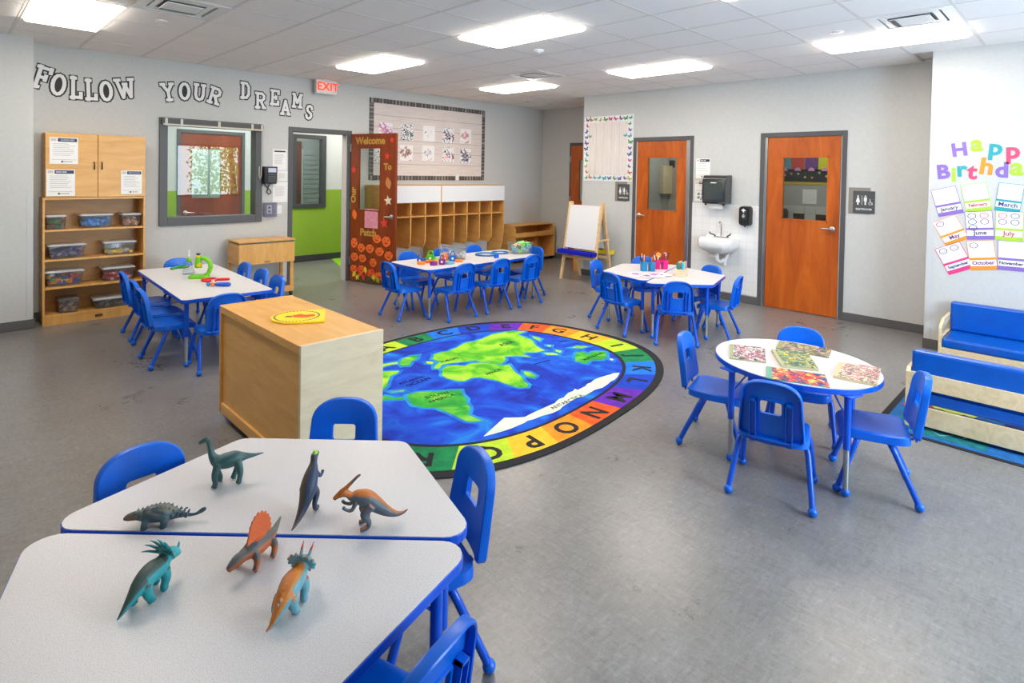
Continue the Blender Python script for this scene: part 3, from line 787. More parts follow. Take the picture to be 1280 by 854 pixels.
table('trapezoid craft table with the wooden marker box near the sink', TRAPR, TLEGS, (5.885, 3.452), radians(194.5), 'trapezoid tables')
table('rectangular speckled table with toy microscope beside the bookcase', rpoly([(-.385, -.95), (.385, -.95), (.385, .95), (-.385, .95)], .05), [(-.33, -.87), (.33, -.87), (.33, .87), (-.33, .87)], (1.865, 6.33), radians(-2))
table('long speckled table with toy blocks in front of the cubbies', rpoly([(-.965, -.4), (.965, -.4), (.965, .4), (-.965, .4)], .08), [(-.88, -.33), (.88, -.33), (.88, .33), (-.88, .33)], (4.905, 5.71), 0)
oval = [(.482 * cos(2 * pi * i / 64), .434 * sin(2 * pi * i / 64)) for i in range(64)]
table('white-topped oval table with five picture books', oval, [(.433, -.14), (-.122, -.40), (.122, .40), (-.433, .14)], (3.751, 1.272), atan2(-.954, -.299), name='oval_table')

# ------------------------------------------------------------------ birch cabinet with the yellow sign
t = thing('toy_cabinet', 'birch toy cabinet standing with its back to the science table', 'cabinet', (1.365, 2.945, .0125))
W, D, Hc = .505, 1.255, .765
mb = MB(); mb.box(0, W, .022, D - .022, Hc - .02, Hc); mb.build('top_panel', M_BIRCHX, t, bevel=.003)
for y in (0, D - .022):
    mb = MB(); mb.box(-.004, W, y, y + .022, .03, Hc + .004); mb.build('side_panel', M_BIRCHL if y == 0 else M_BIRCH, t, bevel=.003)  # near side: bluish daylight put into a paler wood colour
mb = MB(); mb.box(.014, .026, .022, D - .022, .1, Hc - .02); mb.build('back_panel', M_BIRCH, t)
mb = MB(); mb.box(0, W, .022, D - .022, .03, .1); mb.build('plinth', M_BIRCH, t, bevel=.003)
mb = MB(); mb.box(-.002, .02, .022, D - .022, Hc - .045, Hc - .001); mb.build('back_rail', M_BIRCH, t)
mb = MB(); mb.box(.03, W, .022, D - .022, .4, .42); mb.build('shelf', M_BIRCH, t)
for x in (.06, W - .06):
    for y in (.06, D - .06):
        mb = MB(); mb.cyl((x, y - .012, .017), (x, y + .012, .017), .017, None, 12); mb.build('caster', M_BLACK, t)
# yellow shape sign on the cabinet: half-round board
a = fl(333, 397, .79); b_ = fl(412, 393, .79)
M_YEL = plain('sign_yellow', (250, 214, 20), .5)
s = thing('yellow_sign', 'yellow round-ended sign board lying on the birch cabinet', 'sign', ((a.x + b_.x) / 2 - .01, (a.y + b_.y) / 2, .7785), atan2(b_.y - a.y, b_.x - a.x))
poly = [(.155 * cos(radians(q)), .155 * sin(radians(q))) for q in range(90, 271, 10)] + [(.17, -.155), (.17, .155)]
poly = [(x * 1.0, y) for x, y in poly]
mb = MB(); mb.prism(poly, 0, .012); mb.build('board', M_YEL, s, bevel=.002)
mb = MB()
for k in range(40):
    a0 = radians(9 * k); r0, r1 = .128, .14
    q = [(r0 * cos(a0), r0 * sin(a0)), (r1 * cos(a0), r1 * sin(a0)), (r1 * cos(a0 + .1), r1 * sin(a0 + .1)), (r0 * cos(a0 + .1), r0 * sin(a0 + .1))]
    mb.prism(q, .012, .0128)
mb.build('ring_lettering', M_NAVY, s)
mb = MB(); mb.prism([(-.02, -.03), (.06, -.05), (.11, -.02), (.105, .03), (.05, .02), (.02, .05), (-.03, .02)], .012, .013); mb.build('red_picture', plain('sign_red', (226, 80, 24), .6), s)
mb = MB(); mb.prism([(-.075, -.015), (-.03, -.025), (-.025, .01), (-.06, .02)], .012, .013); mb.build('brown_picture', plain('sign_brown', (120, 90, 40), .6), s)

# ------------------------------------------------------------------ bookcase and cupboard on the back wall
SY = 7.81
t = thing('bookcase', 'open birch bookcase with four shelves of clear bins', 'bookcase', (.765, SY, 0))
W, D, Hb = .94, .30, 1.37
for x in (0, W - .02):
    mb = MB(); mb.box(x, x + .02, 0, D, 0, Hb); mb.build('side_panel', M_BIRCH, t, bevel=.002)
mb = MB(); mb.box(.02, W - .02, D - .012, D, .06, Hb); mb.build('back_panel', wood('birch_back', (176, 128, 66), (190, 142, 78), (200, 152, 88), 2.2, (1.2, 1.2, 6)), t)
LEV = [.085, .385, .685, 1.005]
for z in LEV:
    mb = MB(); mb.box(.02, W - .02, .002, D - .012, z, z + .02); mb.build('shelf', M_BIRCHX, t, bevel=.002)
mb = MB(); mb.box(.02, W - .02, .002, D - .012, Hb - .02, Hb); mb.build('top_panel', M_BIRCHX, t)
mb = MB(); mb.box(.02, W - .02, .004, .022, 0, .085); mb.build('plinth', M_BIRCHX, t)
mb = MB(); mb.box(.46, .53, 0, .004, .032, .06); mb.build('name_plate', plain('plate_brown', (96, 70, 44), .5), t)
t = thing('wall_cupboard', 'birch cupboard with two doors on top of the bookcase', 'cupboard', (.785, SY - .005, 1.372))
W, Hq = .92, .695
mb = MB(); mb.box(0, W, .02, .3, 0, Hq); mb.build('carcass', M_BIRCH, t, bevel=.002)
for k, x in enumerate((0.002, W / 2 + .003)):
    mb = MB(); mb.box(x, x + W / 2 - .006, 0, .018, .003, Hq - .003); d = mb.build('door', M_BIRCH, t, bevel=.002)
    mb = MB(); hx = W / 2 - .035 if k == 0 else W / 2 + .035
    mb.tube([(hx, 0, .31), (hx, -.025, .315), (hx, -.028, .35), (hx, -.025, .385), (hx, 0, .39)], .006, 8); mb.build('door_pull', plain('bronze', (70, 48, 34), .4, .6), d, smooth=50)
def sheet(name, M, w, h, label, header=None, hcol=None, lines=7, group=None, foot=True, hh=.16):
    """printed notice: paper with a heading bar, lettering lines and a foot mark"""
    o = flat(name, w, h, M_PAPER, M, label, 'notice', group, th=.0025)
    if header is not None:
        mb = MB(); mb.box(-w * .22, w * .46, h * (.5 - hh), h * .47, .0025, .0032); mb.build('heading_bar', hcol or M_NAVY, o)
        if header: text('heading', header, min(h * hh * .55, w * .9 / max(6, len(header))), M_PAPER, o, (w * .12, h * (.485 - hh / 2), .0034))
        else:
            mb = MB(); mb.box(-w * .17, w * .02, h * (.47 - hh / 2), h * (.5 - hh / 2), .0032, .0036); mb.box(w * .05, w * .2, h * (.47 - hh / 2), h * (.5 - hh / 2), .0032, .0036); mb.build('heading', M_PAPER, o)
        mb = MB(); mb.box(-w * .46, -w * .26, h * (.5 - hh * .9), h * .46, .0025, .003); mb.build('logo', plain('logo_pale', (204, 196, 200), .7), o)
    mb = MB(); random.seed(len(label))
    for k in range(lines):
        y = h * (.25 - k * .5 / lines); x1 = w * random.uniform(.15, .4)
        mb.box(-w * .38, x1, y, y + h * .012, .0025, .003)
    mb.build('printed_lines', M_GREYTXT, o)
    if foot:
        mb = MB(); mb.box(-w * .42, w * .42, -h * .34, -h * .333, .0025, .003); mb.box(-w * .1, -w * .02, -h * .44, -h * .38, .0025, .003); mb.box(0, w * .3, -h * .42, -h * .40, .0025, .003); mb.build('footer', M_DKTXT, o)
    return o
FY = SY - .007
for (px, py), w, h, lab, hd in (((80, 188.5), .245, .285, 'white guidelines notice taped on the left cupboard door', 'GUIDELINES'), ((76, 228.5), .245, .285, 'white notice taped on the cupboard door below the guidelines', ''),
                                ((164.5, 228), .205, .27, 'white precautions notice taped on the right cupboard door', 'PRECAUTIONS')):
    p = on_y(px, py, FY); sheet('notice_sheet', wall_back(p.x, p.z, FY), w, h, lab, hd, M_NAVY, 7, 'notices on the cupboard')

# clear bins
def bin_(loc, w, d, h, label, cols, fill=.7, lid=M_LIDC, rotz=0, group='clear bins on the bookcase', sz=.03, name='storage_bin', open_=False):
    t = thing(name, label, 'storage bin', loc, rotz, group)
    mb = MB(); k = .88
    o = rrect(w, d, .025, 3); i = [(x * k, y * k) for x, y in o]
    mb.loft([[(x, y, .002) for x, y in i], [(x, y, h) for x, y in o]], True, False)
    mb.loft([[(x * 1.03, y * 1.03, h - .012) for x, y in o], [(x * 1.03, y * 1.03, h) for x, y in o]], False, False)
    mb.build('tub', M_CLEAR, t, smooth=40)
    if not open_:
        mb = MB(); mb.prism([(x * 1.05, y * 1.05) for x, y in o], h, h + .014); mb.prism([(x * .95, y * .95) for x, y in o], h + .014, h + .02); mb.build('lid', lid, t, bevel=.003)
    if cols:
        mb = MB(); random.seed(label)
        ms = [plain('toy_%d_%d_%d' % c, c, .45) for c in cols]
        n = 46
        for q in range(n):
            z = .012 + (h * fill - .012) * random.random(); kk = k + (1 - k) * z / h
            x = random.uniform(-1, 1) * (w / 2 * kk - sz); y = random.uniform(-1, 1) * (d / 2 * kk - sz)
            R = Euler((random.uniform(-.5, .5), random.uniform(-.5, .5), random.uniform(0, 3))).to_matrix().to_4x4(); R.translation = (x, y, max(z, sz * .98 + .004))
            mb.mat(random.randrange(len(ms))).box(-sz, sz, -sz * .55, sz * .55, -sz * .45, sz * .45, R)
        mb.build('packed_toys', ms, t, kind='stuff')
    return t
RB_ = [(40, 160, 60), (240, 120, 20), (250, 200, 20), (220, 50, 40), (40, 80, 190), (120, 190, 50)]
BL = [(1.027, [((70, 285), .175, .135, 'small clear bin of green toys at the left of the top shelf', [(30, 110, 60), (60, 140, 70), (150, 60, 50), (90, 90, 80)]),
               ((121, 282), .30, .135, 'wide clear bin of bright blue blocks on the top shelf', [(40, 140, 225), (60, 160, 240), (90, 170, 240)]),
               ((164.5, 280), .185, .13, 'small clear bin of tan wooden blocks at the right of the top shelf', [(214, 160, 120), (226, 176, 136), (190, 130, 96)])]),
      (.707, [((84, 320), .33, .135, 'clear bin of purple and grey pieces on the second shelf', [(110, 100, 160), (90, 80, 130), (140, 90, 130), (110, 120, 150), (120, 60, 90)]),
              ((150, 314), .31, .135, 'clear bin with a few yellow pieces on the second shelf', [(246, 206, 40), (250, 216, 70), (200, 190, 190)])]),
      (.407, [((81, 356), .335, .15, 'clear bin of bright mixed toy pieces on the third shelf', RB_),
              ((148.5, 349), .31, .14, 'clear bin of red pieces on the third shelf', [(206, 60, 70), (190, 50, 60), (220, 110, 110), (230, 180, 170)])]),
      (.107, [((86, 393), .185, .14, 'small dark-lidded clear bin on the bottom shelf', [(90, 70, 90), (170, 110, 60), (120, 90, 120), (200, 160, 110)]),
              ((139, 384), .33, .10, 'flat clear bin with grey contents on the bottom shelf', [(110, 100, 96), (130, 118, 110), (90, 84, 84)])])]
M_LIDD = glassy('smoky_lid', (150, 144, 140), .2, milk=.5)
for z, row in BL:
    for (px, py), w, h, lab, cols in row:
        p = on_y(px, py, SY + .05)
        fill = .3 if 'few yellow' in lab else .72
        bin_((p.x, SY + .145, z), w, .23, h, lab, cols, fill, M_LIDD if 'dark-lidded' in lab else M_LIDC)

# ------------------------------------------------------------------ rolling wooden cart
t = thing('rolling_cart', 'small birch box-top cart on casters left of the hallway door', 'cart', (2.70, 7.64, 0))
W, D = .73, .40
mb = MB(); mb.box(0, W, 0, .02, .47, .735); mb.build('front_panel', M_BIRCHX, t, bevel=.003)
for x in (0, W - .02):
    mb = MB(); mb.box(x, x + .02, .02, D, .47, .735); mb.build('side_panel', M_BIRCH, t, bevel=.003)
mb = MB(); mb.box(.02, W - .02, .02, D, .47, .49); mb.build('bottom_panel', M_BIRCHX, t)
mb = MB(); mb.box(.01, W - .01, .004, D, .737, .755); mb.build('rim', plain('cart_rim', (104, 92, 84), .5), t)
mb = MB(); mb.box(-.005, W + .005, -.004, D + .01, .757, .777); mb.build('lid', M_BIRCHX, t, bevel=.003)
for x in (0, W - .045):
    for y in (.03, D - .03):
        mb = MB(); mb.box(x, x + .045, y, y + .03, .1, .48); mb.build('leg', M_BIRCH, t, bevel=.003)
for y in (.03, D - .03):
    mb = MB(); mb.box(0, W, y - .012, y, .06, .14); mb.build('lower_rail', M_BIRCHX, t, bevel=.003)
for x in (.04, W - .03):
    for y in (.045, D - .015):
        mb = MB(); mb.cyl((x - .014, y, .03), (x + .014, y, .03), .03, None, 14); mb.build('caster', M_BLACK, t, smooth=40)
mb = MB(); mb.box(W * .44, W * .54, -.003, .0, .49, .5); mb.build('name_plate', plain('plate_brown', (96, 70, 44), .5), t)

# ------------------------------------------------------------------ coat cubbies
M_WBOARD = plain('white_board', (232, 234, 236), .3)
def cubby(x0, n, w, label):
    t = thing('coat_cubby', label, 'cubby unit', (x0, 7.68, 0), 0, 'coat cubbies')
    D, Ht = .43, 1.48; W = n * w + .02
    for k in range(n + 1):
        x = k * w; end = k in (0, n)
        z0 = 0 if end else .46
        prof = [(0.0, Ht - .27 if not end else Ht)]
        if end: poly = [(.11, .06), (.12, 0), (D, 0), (D, Ht), (0, Ht), (0, .62), (.03, .42), (.08, .26)]
        else: poly = [(.05, z0 + .02), (.08, z0), (D, z0), (D, Ht - .05), (.01, Ht - .05), (.01, .56)]
        mb = MB(); T = Matrix(((0, 0, 1, x), (1, 0, 0, 0), (0, 1, 0, 0), (0, 0, 0, 1)))
        mb.prism(poly, 0, .02, T); mb.build('end_panel' if end else 'divider', M_BIRCH, t, bevel=.002)
    mb = MB(); mb.box(.02, W - .02, D - .012, D, .46, Ht - .02); mb.build('back_panel', M_BIRCH, t)
    mb = MB(); mb.box(.02, W, .01, D - .012, .975, .992); mb.build('shelf', M_BIRCHX, t, bevel=.002)
    mb = MB(); mb.box(.02, W, .01, D - .012, 1.205, 1.222); mb.build('upper_shelf', M_BIRCHX, t, bevel=.002)
    mb = MB(); mb.box(0, W + .0, 0, D, Ht, Ht + .012); mb.build('top_panel', M_BIRCHX, t)
    mb = MB(); mb.box(.02, W - .002, -.006, .004, 1.215, Ht + .004); mb.build('white_front_board', M_WBOARD, t)
    for k in range(n):
        cx = k * w + w / 2 + .01
        mb = MB()
        for s in (-1, 1): mb.tube([(cx, D - .014, .88), (cx + s * .02, D - .05, .855), (cx + s * .035, D - .075, .86), (cx + s * .04, D - .08, .885)], .005, 6)
        mb.build('coat_hook', M_CHROME, t, smooth=50)
    return t
cubby(4.775, 4, .288, 'birch coat cubby unit partly behind the pumpkin door')
cubby(5.95, 5, .292, 'five-bay birch coat cubby unit under the picture board')

# ------------------------------------------------------------------ low bench shelf in the recess corner
t = thing('low_shelf', 'low open birch bench shelf on casters in the far corner', 'shelf unit', (7.72, 7.66, 0))
W, D = 1.14, .42
for x in (0, W - .02):
    T = Matrix(((0, 0, 1, x), (1, 0, 0, 0), (0, 1, 0, 0), (0, 0, 0, 1)))
    mb = MB(); mb.prism([(0, .06), (D, .06), (D, .70), (.06, .70), (0, .64)], 0, .02, T); mb.build('side_panel', M_BIRCH, t, bevel=.003)
mb = MB(); mb.box(.02, W - .02, D - .012, D, .06, .7); mb.build('back_panel', M_BIRCHX, t)
mb = MB(); mb.box(.0, W, .05, D, .7, .72); mb.build('top_panel', M_BIRCHX, t)
mb = MB(); mb.box(.02, W - .02, .006, .024, .49, .575); mb.build('front_rail', M_BIRCHX, t, bevel=.003)
mb = MB(); mb.box(.02, W - .02, .02, D - .012, .48, .495); mb.build('tray_shelf', M_BIRCHX, t)
mb = MB(); mb.box(.02, W - .02, .01, D - .012, .06, .085); mb.build('bottom_shelf', M_BIRCHX, t)
mb = MB(); mb.box(W * .62, W * .64, .1, D - .012, .085, .48); mb.build('divider', M_BIRCH, t)
for x in (.05, W - .05):
    for y in (.04, D - .05):
        mb = MB(); mb.cyl((x - .014, y, .03), (x + .014, y, .03), .03, None, 12); mb.build('caster', M_BLACK, t, smooth=40)
# tall narrow panel cabinet behind the easel
t = thing('slim_cabinet', 'slim birch cabinet half hidden behind the easel', 'cabinet', (7.97, 6.19, 0))
mb = MB(); mb.box(0, .40, 0, .26, 0, .62); mb.build('carcass', M_BIRCH, t, bevel=.004)
mb = MB(); mb.box(-.012, 0, .01, .25, .03, .6); mb.build('door', M_BIRCH, t, bevel=.002)
mb = MB(); mb.box(.0, .1, .06, .2, .62, .67); o = mb.build('red_box', plain('box_red', (196, 60, 40), .6)); o.location = (7.99, 6.2, 0); tag(o, 'small red box on the slim cabinet behind the easel', 'box')

# ------------------------------------------------------------------ easel
M_PINE = wood('pine', (214, 176, 124), (228, 194, 144), (236, 206, 160), 4, (2, 2, 8), .5)
t = thing('art_easel', 'double-sided wooden art easel with white board by the grey wall', 'easel', (7.47, 5.78, 0), 0)
yl, yr = .33, -.31
for y in (yl, yr):
    for sx, nm in ((-1, 'front'), (1, 'rear')):
        mb = MB(); x1 = -.23 if sx < 0 else .26
        A = Vector((.0 + sx * .012, y, 1.27)); B = Vector((x1, y, 0)); d = (B - A)
        w = Vector((.02, 0, 0)); h = Vector((0, .022, 0))
        rings = [[p - w - h, p + w - h, p + w + h, p - w + h] for p in (A, B)]
        mb.loft(rings); mb.build('leg', M_PINE, t, bevel=.003)
tilt = atan2(.218, 1.27)
for sx in (-1, 1):
    b = MB(); b.box(yr + .02, yl - .02, 0, .70, 0, .01)
    o = b.build('white_board' if sx < 0 else 'rear_board', M_WBOARD, t)
    # local x -> y, local y -> up along the legs, local z -> outward
    up = Vector((-sx * sin(tilt), 0, cos(tilt))); out = Vector((sx * cos(tilt), 0, sin(tilt)))
    o.matrix_local = Matrix(((0, up.x, out.x, sx * (.155 if sx < 0 else .165)), (1, 0, 0, 0), (0, up.z, out.z, .52), (0, 0, 0, 1)))
    m = plain('tray_blue', (16, 30, 190), .35) if sx < 0 else plain('tray_yellow', (238, 216, 30), .35)
    mb = MB(); xa, xb = (-.30, -.165) if sx < 0 else (.175, .31)
    mb.box(xa, xb, yr - .03, yl + .04, .43, .445)
    for p, q in ((xa, xa + .012), (xb - .012, xb)): mb.box(p, q, yr - .03, yl + .04, .445, .495)
    for p, q in ((yr - .03, yr - .015), (yl + .025, yl + .04)): mb.box(xa, xb, p, q, .445, .495)
    mb.build('paint_tray', m, t, bevel=.004)
    mb = MB(); mb.box(sx * .19 - .01, sx * .19 + .01, yr, yl, .36, .40); mb.build('cross_rail', M_PINE, t)
for y in (yl, yr):
    mb = MB(); mb.box(-.15, .17, y - .03, y - .018, .66, .69); mb.build('spreader', M_PINE, t)
for k, (c, y) in enumerate((((60, 70, 80), -.05), ((30, 90, 110), -.12), ((220, 60, 40), -.24), ((150, 120, 90), .1))):
    mb = MB(); mb.lathe([(.001, 0), (.028, 0), (.028, .06), (.02, .07), (.02, .085), (.001, .085)], seg=12)
    o = mb.build('paint_pot', plain('pot_%d' % k, c, .4), smooth=40); o.location = (7.47 + .243, 5.78 + y, .4455); tag(o, ['dark grey paint pot', 'teal paint pot', 'red paint pot', 'tan paint pot'][k] + ' in the yellow easel tray', 'paint pot', 'paint pots on the easel')
# ------------------------------------------------------------------ wall lettering FOLLOW YOUR DREAMS (cut slab letters)
STROKES = {
 'F': [[(.2, 0), (.2, 1)], [(.2, .92), (.95, .92)], [(.2, .5), (.7, .5)], [(0, .06), (.42, .06)], [(0, .94), (.3, .94)], [(.92, .98), (.92, .74)], [(.68, .62), (.68, .38)]],
 'L': [[(.22, 0), (.22, 1)], [(.2, .08), (.95, .08)], [(0, .94), (.46, .94)], [(.92, .04), (.92, .3)], [(0, .06), (.3, .06)]],
 'O': [[(.5 + .38 * cos(a * pi / 8), .5 + .42 * sin(a * pi / 8)) for a in range(17)]],
 'W': [[(.1, .95), (.3, .06), (.5, .7), (.7, .06), (.9, .95)], [(0, .94), (.28, .94)], [(.72, .94), (1, .94)], [(.4, .72), (.6, .72)]],
 'Y': [[(.1, .95), (.5, .5), (.9, .95)], [(.5, .5), (.5, 0)], [(-.02, .94), (.3, .94)], [(.7, .94), (1.02, .94)], [(.28, .06), (.72, .06)]],
 'U': [[(.15, .95), (.15, .35), (.25, .14), (.5, .06), (.75, .14), (.85, .35), (.85, .95)], [(0, .94), (.34, .94)], [(.66, .94), (1, .94)]],
 'R': [[(.2, 0), (.2, .95)], [(.2, .93), (.65, .93), (.85, .82), (.85, .62), (.65, .5), (.2, .5)], [(.5, .5), (.85, .06)], [(0, .06), (.4, .06)], [(.7, .06), (1, .06)], [(0, .94), (.3, .94)]],
 'D': [[(.2, 0), (.2, .95)], [(.1, .93), (.6, .93), (.86, .72), (.86, .28), (.6, .07), (.1, .07)], [(0, .06), (.3, .06)], [(0, .94), (.3, .94)]],
 'E': [[(.2, 0), (.2, .95)], [(0, .93), (.92, .93)], [(.2, .5), (.65, .5)], [(0, .07), (.92, .07)], [(.9, .96), (.9, .74)], [(.9, .04), (.9, .28)], [(.64, .6), (.64, .4)]],
 'A': [[(.12, .05), (.5, .95), (.88, .05)], [(.26, .34), (.74, .34)], [(-.02, .06), (.3, .06)], [(.7, .06), (1.02, .06)]],
 'M': [[(.15, .05), (.15, .93), (.5, .35), (.85, .93), (.85, .05)], [(0, .06), (.32, .06)], [(.68, .06), (1, .06)], [(0, .94), (.2, .94)], [(.8, .94), (1, .94)]],
 'S': [[(.86, .74), (.74, .9), (.5, .95), (.26, .9), (.16, .74), (.26, .58), (.5, .5), (.76, .42), (.86, .26), (.74, .1), (.5, .05), (.26, .1), (.14, .26)]]}
def strokes_mesh(mb, ch, w, h, wid, z0, z1):
    for q_, st in enumerate(STROKES[ch]):
        z1 += .0004
        P = [Vector(((x - .5) * w, (y - .5) * h)) for x, y in st]
        for s_, (a, b) in enumerate(zip(P, P[1:])):
            d = (b - a); L = d.length; d.normalize(); n = Vector((-d.y, d.x)) * wid / 2; e = d * wid * .28
            mb.prism([tuple(a - e - n), tuple(b + e - n), tuple(b + e + n), tuple(a - e + n)], z0, z1 + .0001 * (s_ % 2))
        for r_, p in enumerate(P[1:-1]): mb.prism([(p.x + wid / 2 * cos(k * pi / 4), p.y + wid / 2 * sin(k * pi / 4)) for k in range(8)], z0, z1 + .0002 + .00004 * r_)
M_INK = plain('letter_black', (40, 38, 40), .6)
M_LWHITE = plain('letter_white', (236, 236, 236), .7)
WORDS = [('follow', [('F', 53.3, 97, .13, .25, -14), ('O', 73, 106, .135, .25, -8), ('L', 95.2, 110, .10, .25, 0), ('L', 114, 112.4, .10, .24, 2), ('O', 132.6, 114, .125, .24, 4), ('W', 156.7, 110.7, .19, .235, 11)]),
         ('your', [('Y', 210, 115, .135, .22, 10), ('O', 230.6, 114.2, .13, .225, 0), ('U', 249.3, 115.5, .125, .215, -3), ('R', 268.4, 119.8, .14, .22, -15)]),
         ('dreams', [('D', 306.8, 113.2, .115, .225, 0), ('R', 325.5, 125.7, .13, .22, 0), ('E', 343.5, 122, .115, .22, -2), ('A', 356.6, 134.5, .125, .21, 0), ('M', 371.4, 126, .135, .205, -2), ('S', 386.2, 140.4, .105, .205, -8)])]
seen = {}
for wd, L in WORDS:
    for ch, px, py, w, h, turn in L:
        p = on_y(px, py, BW); k = seen[wd, ch] = seen.get((wd, ch), 0) + 1
        n = sum(1 for q in L if q[0] == ch)
        lab = 'white paper letter %s with black outline in the word %s' % (ch, wd)
        if n > 1: lab = '%s white paper letter %s with black outline in the word %s' % ('first' if k == 1 else 'second', ch, wd)
        mb = MB(); strokes_mesh(mb, ch, w, h, .066, 0, .003)
        if ch == 'O': mb.prism([(.5 * w * cos(a * pi / 8) * .7, .5 * h * sin(a * pi / 8) * .8) for a in range(16)], 0, .0025)
        o = mb.build('wall_letter', M_INK); o.matrix_world = wall_back(p.x, p.z, BW, radians(turn))
        tag(o, lab, 'letter', 'wall lettering')
        mb = MB(); strokes_mesh(mb, ch, w, h, .035, .006, .008); mb.build('letter_face', M_LWHITE, o)

# exit sign
t = thing('exit_sign', 'white exit sign with red letters hung below the ceiling', 'sign', (4.03, 7.99, 2.835))
mb = MB(); mb.box(-.16, .16, -.03, .03, 0, .2); mb.build('housing', plain('exit_white', (228, 226, 220), .5), t, bevel=.004)
text('exit_lettering', 'EXIT', .165, emit('exit_red', (250, 70, 50), 1.6), t, (.02, -.031, .1), (radians(90), 0, 0), offset=.004)
mb = MB(); mb.box(-.05, .05, -.02, .02, .2, CEIL - 2.835); mb.build('mount', plain('exit_white', (228, 226, 220), .5), t)

# phone, notices, outlet
p = on_y(338, 219, BW)
t = thing('wall_phone', 'black desk phone mounted on the wall beside the hallway window', 'phone'); t.matrix_world = wall_back(p.x - .03, p.z, BW)
mb = MB(); mb.prism([(-.10, -.12), (.10, -.12), (.11, .12), (-.10, .12)], 0, .05); mb.build('phone_body', M_BLACK, t, bevel=.006)
mb = MB(); mb.tube([(-.075, -.11, .075), (-.075, -.06, .09), (-.075, .06, .09), (-.075, .11, .075)], [.03, .022, .022, .03], 10); mb.build('handset', M_BLACK, t, smooth=50)
mb = MB(); mb.box(-.02, .09, .04, .1, .05, .053); mb.build('screen', plain('phone_screen', (196, 204, 228), .3), t)
mb = MB()
for r in range(4):
    for c in range(3): mb.box(-.015 + c * .035, .01 + c * .035, -.09 + r * .03, -.07 + r * .03, .05, .056)
mb.build('keypad', plain('keys_grey', (90, 92, 96), .5), t)
mb = MB(); mb.tube([(-.07, -.12, .04), (-.03, -.17, .03), (.02, -.21, .03), (.03, -.25, .03), (0, -.27, .03), (-.03, -.24, .03), (-.02, -.2, .03), (.01, -.12, .03)], .007, 8); mb.build('coiled_cord', M_BLACK, t, smooth=60)
for (pa, pb), lab, hd in ((((341, 186.5), (358.5, 213)), 'white information sheet above the wall phone', True), (((347, 213.5), (359, 226.5)), 'small white sheet right of the wall phone', False), (((341, 227.5), (359, 252.5)), 'white table sheet below the wall phone', False)):
    a, b = on_y(*pa, BW), on_y(*pb, BW)
    o = sheet('notice_sheet', wall_back((a.x + b.x) / 2, (a.z + b.z) / 2, BW), b.x - a.x, a.z - b.z, lab, None, None, 9, 'notices by the phone', False)
    if hd:
        mb = MB(); w = b.x - a.x; h = a.z - b.z; mb.box(-w * .4, w * .4, h * .37, h * .44, .0025, .0032); mb.build('heading_bar', M_DKTXT, o)
p = on_y(336.5, 262, BW)
t = thing('outlet_box', 'clear boxed wall outlet below the phone sheets', 'outlet'); t.matrix_world = wall_back(p.x, p.z, BW)
mb = MB(); mb.box(-.09, .09, -.1, .1, 0, .06); mb.build('clear_cover', glassy('clear_cover', (206, 208, 226), .1, milk=.25), t, bevel=.008)
mb = MB(); mb.box(-.035, .035, -.06, .06, 0, .008); mb.build('plate', M_WHITE, t, bevel=.002)
mb = MB(); mb.box(-.015, .015, .012, .042, .008, .01); mb.box(-.015, .015, -.042, -.012, .008, .01); mb.build('sockets', M_DKTXT, t)
p = on_y(348, 262, BW)
mb = MB(); mb.box(-.04, .04, -.06, .06, 0, .008); mb.box(-.006, .006, -.015, .015, .008, .016); o = mb.build('light_switch', M_WHITE, bevel=.002); o.matrix_world = wall_back(p.x + .005, p.z, BW); tag(o, 'white light switch next to the boxed outlet', 'switch')

# ------------------------------------------------------------------ picture board on the back wall
BX0, BX1, BZ0, BZ1 = 4.845, 7.31, 1.57, 2.885
t = thing('picture_board', 'wide bulletin board of pale planks with a dark stitched border', 'bulletin board', (0, BW, 0))
M_PLANK = wood('whitewash', (208, 196, 190), (218, 208, 203), (226, 218, 214), 3, (1.2, 4, 12), .7, .4)
M_PLANKV = wood('whitewash_v', (214, 206, 200), (224, 217, 212), (232, 226, 222), 3, (4, 12, 1.2), .7, .4)
nz = 6; hh = (BZ1 - BZ0 - .14) / nz
for k in range(nz):
    mb = MB(); mb.box(BX0 + .07, BX1 - .07, -.012, 0, BZ0 + .07 + k * hh + .003, BZ0 + .07 + (k + 1) * hh - .003); mb.build('plank', M_PLANK, t)
mb = MB(); mb.box(BX0 + .03, BX1 - .03, -.006, 0, BZ0 + .03, BZ1 - .03); mb.build('backing', plain('board_back', (150, 140, 134), .8), t)
for nm, x0, x1, z0, z1, ax in (('top', BX0, BX1, BZ1 - .075, BZ1, 0), ('bottom', BX0, BX1, BZ0, BZ0 + .075, 0), ('l', BX0, BX0 + .075, BZ0 + .075, BZ1 - .075, 1), ('r', BX1 - .075, BX1, BZ0 + .075, BZ1 - .075, 1)):
    mb = MB(); L = (x1 - x0) if ax == 0 else (z1 - z0); n = int(L / .0215)
    random.seed(nm)
    for k in range(n):                # narrow painted slats, one dark-to-light set after another
        u0, u1 = k * L / n, (k + 1) * L / n - (.003 if k % 3 == 2 else 0)
        mb.mat((0, 1, 0, 2)[random.randrange(4)] if k % 3 else 3)
        if ax == 0: mb.box(x0 + u0, x0 + u1, -.014, 0, z0, z1)
        else: mb.box(x0, x1, -.014, 0, z0 + u0, z0 + u1)
    mb.build('border_strip', [plain('slat_%d' % c, (c, c - 4, c - 6), .7) for c in (96, 126, 150, 74)], t)
